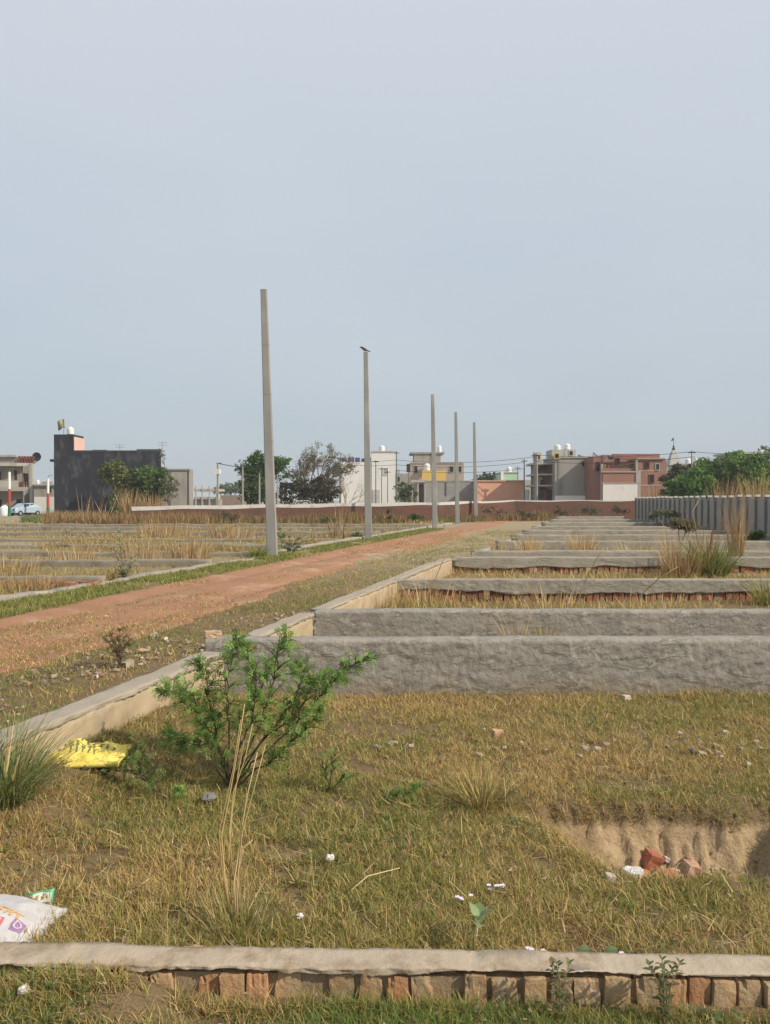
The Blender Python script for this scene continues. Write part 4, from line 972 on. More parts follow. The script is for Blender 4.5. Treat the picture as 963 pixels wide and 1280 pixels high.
# loose straw lying on it
x, y = scatter(2000, 2.45, 6.3, 1.2); k = keep(x, y) & (cc(x, y) > -3.0); x, y = x[k], y[k]
tag(grass('loose_straw', x, y, .11, .0030, (STRAW, STRAW), 0, (1.0, 1.5), (-.15, .4), 3, .035, STR, kink=.15), kind='stuff')
# fallen leaf bits and little broad leaved weeds
x, y = scatter(2600, 1.95, 6.3, 1.1); k = keep(x, y) & (cc(x, y) > -3.0); x, y = x[k], y[k]; n = len(x)
v, f, T = blades(np.stack([x, y, gz(x, y) + rng.uniform(.012, .05, n)], -1), rng.uniform(.012, .028, n), rng.uniform(.010, .020, n), rng.uniform(0, 6.3, n), rng.uniform(1.1, 1.7, n), rng.uniform(-.8, .8, n), 2, pick(np.array([(.20, .12, .06), (.30, .20, .10), (.14, .09, .05), (.38, .29, .17)]), n))
tag(np_mesh('leaf_litter', v, f, BL, tint=T), kind='stuff')
x, y = scatter(15000, 1.95, 6.3, 1.1); k = keep(x, y) & (cc(x, y) > -3.0) & (fbm(x * 3.1, y * 3.1, seed=54) > .60); x, y = x[k], y[k]; n = len(x)
v, f, T = blades(np.stack([x, y, gz(x, y) + rng.uniform(.005, .04, n)], -1), rng.uniform(.018, .035, n), rng.uniform(.008, .016, n), rng.uniform(0, 6.3, n), rng.uniform(.5, 1.4, n), rng.uniform(0, .8, n), 2, pick(np.array([(.11, .16, .055), (.14, .19, .07), (.18, .20, .09)]), n))
tag(np_mesh('ground_weeds', v, f, LF, tint=T), kind='stuff')
# greener strip before the low wall
x, y = scatter(60000, 1.9, 2.46, 0, .62, .2); k = keep(x, y); x, y = x[k], y[k]
g2 = fbm(x * 1.6, y * 2.5, seed=25); k = rng.random(len(x)) < .2 + ss(.3, .5, g2) - .4 * np.exp(-((x + .62) / .25) ** 2) * (y > 2.2); x, y, g2 = x[k], y[k], g2[k]
tag(grass('green_grass', x, y, .042 + .02 * g2, .0032, (np.concatenate([DRY, OLIVE, STRAW[:2]]), np.concatenate([GREEN, GREEN, OLIVE])), np.clip(.55 + 2 * (g2 - .5), .15, .9), (.1, 1.0), (.1, 1.2)), kind='stuff')
# verge between lane and boundary wall, left verge, patches in the lane
x, y = scatter(260000, 3.6, 40, 1.5, .6)
c = cc(x, y); pt = fbm(x * .9, y * .9, seed=26); p2 = fbm(x * 3, y * 3, seed=28)
k = (c < -3.28) & (c > -9.0) & keep(x, y); 
dens = np.where(c > -5.45, ss(.36, .50, .55 * pt + .45 * p2) * .9 + .1, np.where(c < -8.15, .9, 0))
rp = fbm(c * 2.6, y * .55, seed=29, o=3)
mid = np.exp(-((c + 6.75) / .45) ** 2)
dens = np.where((c <= -5.45) & (c >= -8.15), .95 * ss(.53, .58, rp + .08 * mid) + .6 * (c > -5.9) * ss(.45, .6, p2), dens)
k &= rng.random(len(x)) < dens; x, y, c, pt = x[k], y[k], c[k], pt[k]
gf = np.where(c < -8.1, .75, np.where(c > -5.2, np.clip(.72 + 2.2 * (pt - .5), .3, .95), .35))
Lv = np.where((c > -8.1) & (c < -5.3), .04, .06); zo = np.where((c > -8.7) & (c < -4.9), .034, 0)
tag(grass('verge_grass', x, y, Lv, .0022 + .0007 * y, (np.concatenate([DRY, RUST[:1]]), np.concatenate([GREEN, OLIVE, OLIVE])), gf, (.1, 1.1), (.1, 1.2), zoff=zo), kind='stuff')
n = 60000; y = 8 * (42 / 8) ** rng.random(n); c = rng.uniform(-9.2, -8.0, n) - .3 * ss(12, 26, y); x = c + SL * y; pt = fbm(x * 1.1, y * .9, seed=30)
k = rng.random(n) < ss(.33, .48, pt) * (1 - ss(-8.3, -8.0, c + .3 * ss(12, 26, y)) * .6); x, y, pt = x[k], y[k], pt[k]
tag(grass('kerb_grass', x, y, .075, .002 + .0009 * y, (OLIVE, np.concatenate([GREEN, OLIVE])), .6, (.1, 1.0), (.1, 1.1), zoff=.02), kind='stuff')
# plot floors right of the lane
x, y = scatter(150000, 6.45, 54, 1.45, .6)
c = cc(x, y); k = (c > -2.95) & keep(x, y) & (x < FC + FA * y - .3); pt = fbm(x * .6, y * .8, seed=41)
k &= rng.random(len(x)) < .35 + ss(.35, .55, pt); x, y, pt = x[k], y[k], pt[k]
tag(grass('plot_grass', x, y, .10 + .10 * pt, .002 + .0008 * y, (np.concatenate([STRAW, DRY, DRY]), np.concatenate([OLIVE, GREEN[:2]])), np.clip(.28 + 1.8 * (pt - .5), .05, .7), (.05, .9), (.1, .9)), kind='stuff')
# left field: sparse straw and low green
n = 150000; y = 10 * (56 / 10) ** rng.random(n); x = -rng.random(n) * (.62 * y + 1) ; x = np.where(rng.random(n) < .5, x, lx(y, -9.5) - rng.random(n) * .35 * y)
c = cc(x, y); pt = fbm(x * .35, y * .5, seed=43); k = (c < -9.5) & (rng.random(n) < .5 * ss(.46, .62, pt) + .08); x, y, pt = x[k], y[k], pt[k]
tag(grass('field_grass', x, y, .12 + .16 * np.maximum(pt - .4, 0) * 2, .002 + .0009 * y, (np.concatenate([STRAW[:3] * .85, DRY * .85, RUST]), OLIVE), np.clip(.5 - 1.4 * (pt - .5), .2, .7), (.05, .9), (.1, .9)), kind='stuff')
# dry reeds and brown scrub along the compound wall and the left roadside
def bandpts(n, ylo, yhi, px0, px1):
    y = rng.uniform(ylo, yhi, n); return (rng.uniform(px0, px1, n) - CX) / F * y, y
def wall_y(x):
    return np.interp(x, [p.x for p in pts0], [p.y for p in pts0])
pts0 = [Vector((-16.5, 50)), Vector((4, 57)), Vector((10.5, 62)), Vector((24, 64))]
x = rng.uniform(-16.5, 17, 15000); y = wall_y(x) - .3 - np.abs(rng.normal(0, 1.6, len(x))); pt = fbm(x * .35, y * .1, seed=45)
k = rng.random(len(x)) < ss(.39, .6, pt) + .1; x, y, pt = x[k], y[k], pt[k]
tag(grass('dry_reeds', x, y, .22 + .75 * np.maximum(pt - .3, 0) * 1.7, .045, (np.concatenate([RUST, RUST * .75, RUST * .6, REED * .7]), OLIVE * .8), .2, (.02, .45), (.05, .6), 2), kind='stuff')
x, y = bandpts(9000, 46, 58, 55, 262); pt = fbm(x * .5, y * .2, seed=46); k = (pt > .42) | (x > -17.5); x, y = x[k], y[k]
tag(grass('roadside_reeds', x, y, .75, .05, (np.concatenate([REED * .85, RUST, RUST * .7]), OLIVE), .12, (.02, .4), (.05, .6), 3), kind='stuff')
x, y = bandpts(9000, 52, 62, 28, 150); k = fbm(x * .8, y * .3, seed=47) > .40; x, y = x[k], y[k]
tag(grass('roadside_weeds', x, y, .42, .07, (GREY_G, GREEN), .55, (.05, .7), (.1, .7), 2), kind='stuff')
x = rng.uniform(-16, 16, 5000); y = wall_y(x) - .4 - rng.random(len(x)) * 2.2; k = fbm(x * .45, y * .2, seed=48) > .5; x, y = x[k], y[k]
tag(grass('wall_foot_weeds', x, y, .30, .07, (OLIVE, GREEN), .6, (.05, .8), (.1, .7), 2), kind='stuff')

# ------------------------------------------------------------------ single tufts and reed clumps
def tuft(name, px_, py_, Y, label, group, n, h, spread, pal, W, lean=(.05, .75), bend=(.2, 1.1), stalks=0, sh=1.0, spal=STRAW, slean=(.0, .25), z=None, sbend=(0, .3), sazi=None, cat='grass tuft', rad=None, nseg=5):
    p = P(px_, py_, Y); x0 = p.x; zg = float(gz(x0, Y)) if z is None else z
    parts = []
    def mesh(nm, n, h, lean, bend, pal, W, sp, azr=None, parent=None):
        r_ = np.sqrt(rng.random(n)) * sp; a = rng.uniform(0, 2 * np.pi, n)
        base = np.stack([r_ * np.cos(a), r_ * np.sin(a), np.full(n, -.03)], -1)
        az = a + rng.normal(0, .6, n) if azr is None else rng.normal(azr, .5, n)
        v, f, T = blades(base, h * rng.uniform(.5, 1.1, n), W * rng.uniform(.7, 1.3, n), az, rng.uniform(*lean, n), rng.uniform(*bend, n), nseg, pick(pal, n))
        return np_mesh(nm, v, f, BL, parent, T, loc=(0, 0, 0) if parent else (x0, Y, zg))
    if stalks:
        t = empty(name, (x0, Y, zg), label, cat, group)
        mesh('leaf_blades', n, h, lean, bend, pal, W, spread, None, t)
        mesh('dry_stalks', stalks, sh, slean, sbend, spal, W * 1.1, spread * .6, sazi, t)
    else:
        t = tag(mesh(name, n, h, lean, bend, pal, W, spread), label, cat, group)
    return t
GG = 'separate grass tufts'
MIXG = np.concatenate([GREY_G, GREY_G, GREEN[:2], DRY[:2]])
tuft('grass_tuft', 3, 1000, 3.74, 'drooping grey green grass tuft cut by the left edge near the yellow sack', GG, 620, .50, .13, np.concatenate([GREY_G * 1.25, GREEN, GREY_G]), .0065, (.1, .9), (.3, 1.3), 60, .40, DRY, (.3, 1.0))
tuft('grass_tuft', 603, 1012, 3.98, 'flattened olive grass tuft in the middle of the plot, left of the pit', GG, 420, .30, .07, np.concatenate([GREY_G * .85, OLIVE, DRY]), .005, (.25, 1.0), (.2, .8), 8, .34, STRAW, (.0, .3))
tuft('grass_tuft', 300, 1180, 2.80, 'green and straw grass tuft with tall stems behind the low wall', GG, 260, .24, .09, np.concatenate([OLIVE, GREY_G, STRAW]), .0042, (.05, .75), (.1, .7), 0)
# its tall stems, leaning with the light wind
t = empty('straw_stems', (P(290, 1178, 2.8).x, 2.83, 0), 'few very tall thin pale straw stems rising in front of the thorn bush', 'dry grass')
for q, pl in enumerate(([(287, 1140), (277, 1080), (274, 1040), (283, 1000), (292, 960), (301, 900)], [(292, 1160), (281, 1095), (277, 1045), (288, 990), (297, 940), (306, 880)],
                        [(290, 1130), (286, 1060), (291, 1010), (299, 960), (305, 925)], [(296, 1165), (293, 1100), (300, 1055), (308, 1000), (322, 940)], [(291, 1100), (287, 1040), (292, 990), (306, 950), (316, 905)],
                        [(300, 1140), (297, 1095), (304, 1060), (316, 1050)], [(298, 1170), (296, 1110), (303, 1040), (318, 985), (332, 930)])):
    m = MB(); pts_ = [P(a, b, 2.83 + .012 * (q % 3) + .04 * i_ / len(pl)) for i_, (a, b) in enumerate(pl)]
    m.tube(pts_, [.0033 * (1 - .6 * i_ / len(pl)) for i_ in range(len(pl))], 5); m.t = [tuple(pick(STRAW, 1)[0])] * len(m.v); o = m.build('stem', STR, t, True)
tuft('grass_tuft', 888, 718, 14.9, 'large upright green grass clump standing among the plot walls at the right', GG, 460, .92, .28, np.concatenate([GREY_G * 1.2, OLIVE, GREEN * 1.1, STRAW[:1]]), .020, (.05, .75), (.1, .8))
tuft('grass_tuft', 962, 752, 10.9, 'yellow green grass clump at the right edge behind the second grey wall', GG, 260, .52, .16, np.concatenate([OLIVE, GREEN, STRAW[:2]]), .011, (.05, .8), (.1, .8))
tuft('grass_tuft', 682, 792, 7.85, 'small yellow green grass tuft growing right behind the front plot wall', GG, 130, .42, .07, np.concatenate([OLIVE, STRAW]), .007, (.05, .6), (.1, .7), z=.02)
tuft('grass_tuft', 646, 792, 7.75, 'pale straw tuft left of the small green one behind the front plot wall', GG, 46, .62, .09, STRAW, .007, (.02, .45), (.0, .6), z=.02)
tuft('grass_tuft', 322, 694, 21.2, 'short bright green grass tuft at the foot of the tallest pole', GG, 150, .48, .14, np.concatenate([GREEN, OLIVE]), .02, (.05, .7), (.1, .8))
GR = 'dry reed and straw clumps'
def reeds(px_, py_, Y, label, n, h, sp, pal=REED, W=.0, lean=(.0, .16), bend=(.0, .3), z=None): 
    return tuft('reed_clump', px_, py_, Y, label, GR, n, h, sp, pal, W or max(.006, .0011 * Y), lean, bend, cat='dry reeds', z=z)
reeds(852, 716, 14.7, 'brown dry straw clump left of the big green grass clump', 220, .95, .34, np.concatenate([STRAW, REED, RUST]), 0, (.0, .45), (.0, .7))
reeds(919, 706, 16.6, 'tall narrow bundle of orange brown reeds in front of the precast fence', 150, 1.65, .13, REED, .014)
reeds(882, 716, 15.2, 'few tall bare reeds rising behind the big green clump', 40, 1.5, .1, RUST, .016, (.0, .25))
for q, (x_, y_, Y_, lab, n_, h_, s_) in enumerate(((478, 764, 10.6, 'wide yellow straw clump beside the second boundary wall end', 170, .42, .45), (533, 764, 10.8, 'thin straw clump at the left foot of the third plot wall', 60, .45, .4),
        (690, 768, 10.4, 'sparse straw before the middle of the third plot wall', 70, .40, .42), (820, 766, 10.2, 'sparse straw at the right part of the third plot wall', 70, .36, .42),
        (622, 683, 21.6, 'small upright straw clump near the sixth plot wall, leftmost', 60, .55, .22), (661, 682, 21.8, 'straw clump near the sixth plot wall, second from left', 110, .6, .35),
        (727, 681, 21.9, 'straw clump near the sixth plot wall, third from left', 130, .66, .35), (790, 690, 20, 'straw clump before the sixth plot wall, left of the brown one', 90, .5, .4),
        (905, 612, 55, 'left bundle of tall brown reeds behind the fence before the trees', 160, 3.1, .8), (944, 612, 54, 'right bundle of tall brown reeds behind the fence before the trees', 220, 3.4, .9), (825, 626, 68, 'brown reeds at the corner between brick house and trees', 160, 3.0, 1.0))):
    reeds(x_, y_, Y_, lab, n_, h_, s_, REED if Y_ > 40 else STRAW, 0, (.0, .16) if Y_ > 40 else (.0, .4), (.0, .3) if Y_ > 40 else (.0, .7))
for q, (x_, y_, Y_, lab, n_, h_, s_) in enumerate(((8, 722, 15.6, 'straw clump cut by the left edge in the left field', 130, .62, .5), (90, 705, 19.5, 'low straw clump left of the tall grey leaved plant', 140, .6, .7), (178, 706, 19.6, 'straw clump just right of the tall grey leaved plant', 160, .75, .6),
        (235, 704, 20.6, 'dense straw clump half way between the grey leaved plant and the tallest pole', 190, .72, .6), (45, 738, 13.6, 'thin straw fringe on the red rubble of the left field', 130, .35, .5),
        (425, 672, 30, 'tall fan of pale reeds left of the second pole', 60, 1.5, .4), (290, 676, 30, 'brown dry bush like reeds left of the tallest pole', 150, .8, .9), (205, 672, 33, 'brown dry reeds in the left field behind the straw', 150, .9, 1.2),
        (104, 645, 62, 'two or three tall dry reeds before the black wall, leftmost', 6, 2.7, .4), (120, 645, 62, 'tall dry reeds before the black wall, middle', 8, 2.9, .5), (133, 645, 60, 'leaning dry reeds before the black wall, rightmost', 10, 2.7, .6),
        (163, 655, 54, 'tall brown reed bundle in front of the bushy tree, left one', 200, 2.5, .5), (190, 655, 54, 'tall brown reed bundle in front of the bushy tree, right one', 220, 2.2, .7), (215, 655, 54, 'thinning brown reeds right of the bushy tree', 150, 1.4, .9))):
    reeds(x_, y_, Y_, lab, n_, h_, s_, np.concatenate([REED, STRAW]) * np.array((.9, .9, .98)) if Y_ < 31 else REED, 0, (.0, .35 if q not in (10,) else .6), (.0, .4))
# single long stems arching over the plots
GS_ = 'single arching dry stems'
def stem(pl, Y0, Y1, r, label, pal=STRAW):
    n = len(pl); pts_ = [P(a, b, Y0 + (Y1 - Y0) * i_ / (n - 1)) for i_, (a, b) in enumerate(pl)]
    m = MB(); m.tube(pts_, [r * (1 - .6 * i_ / n) for i_ in range(n)], 5); m.t = [tuple(pick(pal, 1)[0])] * len(m.v)
    tag(m.build('dry_stem', STR, None, True), label, 'dry stem', GS_)
stem([(795, 758), (800, 745), (825, 722), (848, 708)], 10.9, 10.7, .010, 'long dry stem leaning right over the third plot wall')
stem([(536, 770), (538, 740), (552, 705), (560, 690)], 10.6, 10.5, .008, 'thin dry stem rising over the left of the third plot wall')
stem([(715, 768), (728, 735), (745, 700), (752, 690)], 10.8, 10.5, .008, 'thin dry stem rising over the middle of the third plot wall')
stem([(838, 690), (832, 662), (826, 650)], 19, 19, .012, 'bent pale stem left of the brown straw clump')
stem([(872, 668), (866, 640), (873, 626)], 24, 24, .014, 'upright pale stem in front of the precast fence')
stem([(631, 1018), (632, 990), (630, 972)], 3.92, 3.92, .0035, 'short upright pale stem at the right of the olive tuft')
stem([(145, 1132), (165, 1115), (187, 1098)], 3.0, 3.1, .004, 'thick pale straw lying in the grass near the white sack')
stem([(345, 1170), (378, 1176), (415, 1186)], 2.78, 2.70, .0045, 'pale straw lying on the grass right behind the low wall')
stem([(33, 1234), (55, 1212), (80, 1200), (105, 1192)], 2.42, 2.56, .004, 'pale straw resting on the left end of the low wall cap')
stem([(808, 985), (812, 955), (825, 940)], 4.3, 4.3, .004, 'bent pale straw in the grass above the pit')
stem([(240, 1140), (205, 1125), (160, 1100)], 2.95, 3.1, .003, 'thin greyish stem stretched over the grass left of the tall straw')
stem([(440, 1112), (460, 1095), (500, 1085)], 3.05, 3.2, .003, 'thin curved straw in the middle of the foreground grass')

# ------------------------------------------------------------------ thorn bush and its sprouts
def fronds(tw, n_leaf, length, leaf, pal, out_tilt=.5):
    """feathery compound leaves: tw is a list of (point, direction); returns blades arrays of little leaflets"""
    V = []; Fc = []; T = []; off = 0
    for p, d in tw:
        Lf = length * rnd.uniform(.6, 1.2); a = Vector((rnd.gauss(0, 1), rnd.gauss(0, 1), rnd.gauss(.2, 1))).normalized()
        fd_ = (d * .6 + a).normalized(); side = fd_.cross(Vector((rnd.gauss(0, .5), rnd.gauss(0, .5), 1))).normalized(); up = side.cross(fd_)
        col = pal[rnd.randrange(len(pal))] * rnd.uniform(.7, 1.3)
        if rnd.random() < .06: col = np.array((.42, .36, .12)) * rnd.uniform(.6, 1.1)
        for q in range(n_leaf):
            u = (q + .6) / n_leaf; c_ = p + fd_ * (Lf * u) - Vector((0, 0, Lf * .25 * u * u))
            for s in (-1, 1):
                l_ = leaf * rnd.uniform(.7, 1.2); w_ = l_ * .45; e = (side * s + fd_ * .35 + up * rnd.uniform(-.25, .25)).normalized()
                V += [c_, c_ + e * l_ * .5 + fd_ * w_ * .5, c_ + e * l_, c_ + e * l_ * .5 - fd_ * w_ * .5]; Fc.append((off, off + 1, off + 2, off + 3)); T += [col] * 4; off += 4
    return np.array([tuple(v) for v in V]), np.array(Fc), np.array(T)
BUSHG = np.array([(.18, .31, .07), (.23, .38, .09), (.13, .24, .055), (.28, .42, .12)])
M_bark = mat('green_brown_bark', (.10, .075, .045), (.06, .05, .03), 30)
def bush(px_, py_, Y, label, stems, twig, nfr, group=None, leaf=.011, name='thorn_bush', r0=.008, pal=BUSHG, flen=.055, fz=1.0, bare=0.0, squeeze=1.0):
    p = P(px_, py_, Y); t = empty(name, (p.x, Y, float(gz(p.x, Y))), label, 'bush', group)
    m = MB(); tw = []
    for pl, dy in stems:
        n = len(pl); pts_ = [p.copy()] + [P(px_ + (a - px_) * squeeze, b, Y + dy * (i_ + 1) / n) for i_, (a, b) in enumerate(pl)]
        if pts_[0].z > t.location.z: pts_[0].z = t.location.z - .02
        # smooth
        sm = []
        for i_ in range(len(pts_) - 1):
            for u in (0, .25, .5, .75): sm.append(pts_[i_].lerp(pts_[i_ + 1], u) + Vector((rnd.gauss(0, .006), rnd.gauss(0, .006), rnd.gauss(0, .004))))
        sm.append(pts_[-1]); k = len(sm)
        m.tube(sm, [r0 * (1 - .75 * i_ / k) for i_ in range(k)], 5)
        for i_ in range(2, k):
            u = i_ / k
            if u < bare and rnd.random() < .8: continue
            for _ in range(twig if u > .3 else max(0, twig - 2)):
                d = (sm[i_] - sm[i_ - 1]).normalized(); dd = (d * .7 + Vector((rnd.gauss(0, .8), rnd.gauss(0, .8), rnd.gauss(.1, .5)))).normalized()
                L = rnd.uniform(.06, .17) * (1.15 - .5 * u) * fz; e = sm[i_] + dd * L; md_ = sm[i_] + dd * L * .5 + Vector((0, 0, .01))
                m.tube([sm[i_], md_, e], [.0025, .002, .0012], 4)
                for w_ in range(nfr): v_ = rnd.uniform(.15, 1); tw.append((sm[i_].lerp(e, v_), dd))
            tw.append((sm[i_], (sm[i_] - sm[i_ - 1]).normalized()))
    m.build('stems', M_bark, t, True)
    v, f, T = fronds(tw, 6, flen, leaf, pal); v = v - np.array(t.location)
    np_mesh('foliage', v, f, LF, t, T)
    return t
bush(288, 990, 4.22, 'bright green feathery thorn bush with many stems in front of the long grey wall', [
    ([(270, 960), (252, 915), (236, 870), (222, 858)], -.1), ([(262, 945), (240, 930), (222, 925), (207, 922)], .1), ([(275, 940), (262, 890), (258, 850), (240, 830)], .15),
    ([(285, 930), (284, 880), (285, 840), (292, 812), (298, 803)], .1), ([(300, 940), (318, 890), (322, 850), (312, 815)], -.15), ([(305, 945), (330, 900), (345, 850), (352, 815), (362, 797)], .1),
    ([(310, 950), (345, 910), (372, 870), (385, 850), (378, 835)], .2), ([(318, 955), (360, 920), (400, 880), (425, 850), (440, 838), (470, 822)], 0.05), ([(322, 962), (352, 945), (385, 915), (405, 890)], -.2),
    ([(300, 935), (300, 900), (330, 860), (340, 830)], .25), ([(280, 950), (268, 925), (245, 890), (215, 868), (202, 866)], .05), ([(335, 920), (375, 895), (398, 860), (412, 846)], .3)], 3, 4, leaf=.017, flen=.058, bare=.30, squeeze=.94, fz=.85, r0=.006)
GB = 'low thorn sprouts creeping in the grass'
bush(205, 1008, 4.1, 'dark green low thorn sprout between the yellow sack and the big bush', [([(185, 975), (165, 965), (140, 962)], .1), ([(195, 970), (182, 945), (170, 932)], 0), ([(195, 985), (180, 975), (160, 950)], -.1)], 2, 3, GB, .010, 'thorn_sprout', .006, BUSHG * .75, .05, .6)
bush(412, 985, 4.15, 'green thorn sprout just right of the big bush', [([(415, 960), (418, 945)], 0), ([(425, 975), (445, 970)], -.05), ([(408, 970), (404, 955)], .05)], 2, 3, GB, .010, 'thorn_sprout', .004, BUSHG, .045, .45)
bush(465, 1008, 4.0, 'flat green thorn sprig lying left of the olive tuft', [([(485, 998), (508, 990), (525, 984)], .05)], 3, 4, GB, .010, 'thorn_sprout', .004, BUSHG, .045, .3)
bush(500, 1045, 3.75, 'small bright thorn sprig below the flat one in the middle grass', [([(490, 1032), (484, 1028)], .03), ([(510, 1035), (528, 1030)], .03), ([(502, 1040), (508, 1044)], -.05)], 3, 4, GB, .009, 'thorn_sprout', .003, BUSHG, .04, .25)
bush(228, 1003, 4.05, 'tiny pale green sprout at the left foot of the big bush', [([(226, 992), (222, 988)], .02)], 3, 4, GB, .009, 'thorn_sprout', .003, BUSHG * 1.1, .035, .3)
bush(150, 832, 7.2, 'small sparse dark bush on the verge between lane and boundary wall', [([(148, 812), (140, 796)], 0), ([(152, 812), (162, 800)], .1), ([(148, 815), (132, 800)], -.1), ([(150, 815), (150, 790)], .1)], 3, 2, None, .016, 'small_bush', .006, np.array([(.10, .12, .05), (.15, .15, .07), (.22, .12, .06)]), .05, .7)

# ------------------------------------------------------------------ broad leaved plants
def ovate(V, Fc, T, c_, d, up, L, W, col):
    s = d.cross(up).normalized(); n = up; o = len(V)
    prof = ((0, .05), (.25, .75), (.5, 1), (.78, .7), (1, .03))
    for u, w_ in prof:
        q = c_ + d * (L * u) - n * (L * .35 * u * u)
        V += [q - s * (W * .5 * w_) + n * (W * .12 * w_), q, q + s * (W * .5 * w_) + n * (W * .12 * w_)]; T += [col] * 3
    for i_ in range(4):
        b = o + i_ * 3; Fc += [(b, b + 1, b + 4, b + 3), (b + 1, b + 2, b + 5, b + 4)]
MILK = np.array([(.24, .27, .16), (.30, .33, .21), (.18, .22, .11), (.36, .36, .24), (.14, .17, .08)])
def leafy_plant(px_, py_, Y, label, stems, leafL, step, pal=MILK, name='milkweed_plant', group=None, r0=.012, cat='plant'):
    p = P(px_, py_, Y); zg = float(gz(p.x, Y)); t = empty(name, (p.x, Y, zg), label, cat, group); m = MB(); V = []; Fc = []; T = []
    for pl, dy in stems:
        pts_ = [Vector((p.x, Y, zg - .02))] + [P(a, b, Y + dy) for a, b in pl]; k = 0; acc = 0
        m.tube(pts_, [r0 * (1 - .6 * i_ / len(pts_)) for i_ in range(len(pts_))], 6)
        for i_ in range(len(pts_) - 1):
            d = pts_[i_ + 1] - pts_[i_]; L = d.length; d = d / L; s_ = step * .5 if i_ else step * 1.5
            while s_ < L:
                k += 1; a0 = k * 1.57 + rnd.uniform(-.3, .3)
                for s in (0, math.pi):
                    h = Vector((math.cos(a0 + s), math.sin(a0 + s), 0)); ld = (h + d * rnd.uniform(.5, 1.0)).normalized(); up = (d - ld * d.dot(ld)).normalized()
                    l_ = leafL * rnd.uniform(.7, 1.15); ovate(V, Fc, T, pts_[i_] + d * s_ + h * r0, ld, up, l_, l_ * .58, pal[rnd.randrange(len(pal))] * rnd.uniform(.85, 1.15))
                s_ += step
        for q in range(3):
            h = Vector((math.cos(q * 2.1), math.sin(q * 2.1), 1.6)).normalized(); up = Vector((-h.x, -h.y, .5)).normalized(); up = (up - h * up.dot(h)).normalized()
            ovate(V, Fc, T, pts_[-1], h, up, leafL * .7, leafL * .38, pal[rnd.randrange(len(pal))])
    m.build('stem', M_gstem, t, True)
    np_mesh('leaves', np.array([tuple(v) for v in V]) - np.array(t.location), Fc, LF, t, np.array(T), True)
    return t
M_gstem = mat('pale_stems', (.24, .24, .14), (.2, .17, .1), 10)
GM = 'grey leaved milkweed plants'
leafy_plant(155, 727, 15.2, 'tall grey leaved plant with one high shoot in the left field', [([(154, 705), (151, 685), (149, 665)], 0), ([(150, 705), (145, 690)], .1), ([(162, 708), (172, 695)], -.1), ([(158, 712), (164, 700)], .2)], .13, .085, group=GM)
leafy_plant(360, 687, 23.6, 'bushy grey leaved plant right of the tallest pole', [([(362, 672), (364, 655)], 0), ([(355, 675), (350, 662)], .2), ([(370, 676), (380, 668)], -.2), ([(352, 680), (352, 672)], -.3), ([(372, 682), (385, 674)], .3)], .22, .13, group=GM)
leafy_plant(592, 1190, 2.66, 'young plant with two big pale rounded leaves behind the low wall', [([(593, 1168), (598, 1150)], .01)], .085, .07, np.array([(.26, .34, .16), (.32, .40, .20), (.20, .28, .12)]), 'seedling', None, .004)
def weed(px_, py_, Y, label, stems):
    return leafy_plant(px_, py_, Y, label, stems, .026, .017, np.array([(.13, .16, .06), (.19, .2, .09), (.22, .17, .08)]), 'weed_seedling', 'narrow leaved weeds before the low wall', .0022, 'weed')
weed(700, 1252, 2.36, 'small narrow leaved weed before the low wall, left one', [([(700, 1225), (696, 1205)], -.01), ([(706, 1225), (712, 1204)], 0), ([(694, 1230), (690, 1206)], .01)])
weed(832, 1262, 2.34, 'taller narrow leaved weed before the low wall, right one', [([(830, 1230), (828, 1200)], 0), ([(838, 1235), (850, 1204)], .01), ([(826, 1235), (812, 1206)], -.01), ([(834, 1225), (840, 1212)], .02)])

# ------------------------------------------------------------------ litter
def bagmesh(cx, cy, cz, rx, ry, h, rz, seed, wr=.012, n=44, ex=2.6, pw=.55):
    """a slack sack; returns (surface function, verts, faces)"""
    def S(u, v):
        u = np.asarray(u, float); v = np.asarray(v, float)
        e = np.clip(1 - np.abs(u) ** ex, 0, 1) ** pw * np.clip(1 - np.abs(v) ** ex, 0, 1) ** pw
        z = h * e + wr * 2.4 * (fbm(u * 3.2 + seed, v * 3.2, seed=seed) - .5) * (e > 0) + wr * (np.abs(fbm(u * 7, v * 9, seed=seed + 1) - .5) * 2 - .3) * e
        x = u * rx * (1 + .10 * (fbm(v * 2, u * 0 + 3, seed=seed + 2) - .5)); y = v * ry * (1 + .14 * (fbm(u * 2, v * 0 + 5, seed=seed + 3) - .5))
        c_, s_ = math.cos(rz), math.sin(rz)
        return np.stack([cx + x * c_ - y * s_, cy + x * s_ + y * c_, cz + z], -1)
    g = np.linspace(-1, 1, n + 1); U, Vv = np.meshgrid(g, g); top = S(U.ravel(), Vv.ravel()); bot = top.copy(); bot[:, 2] = np.minimum(cz - .02, top[:, 2] - .004)
    i = np.arange((n + 1) ** 2).reshape(n + 1, n + 1); q = np.stack([i[:-1, :-1], i[:-1, 1:], i[1:, 1:], i[1:, :-1]], -1).reshape(-1, 4); k = (n + 1) ** 2
    rim = np.concatenate([i[0], i[1:, -1], i[-1, -2::-1], i[-2:0:-1, 0]]); r2 = np.roll(rim, -1)
    return S, np.concatenate([top, bot]), np.concatenate([q, q[:, ::-1] + k, np.stack([rim, rim + k, r2 + k, r2], -1)])
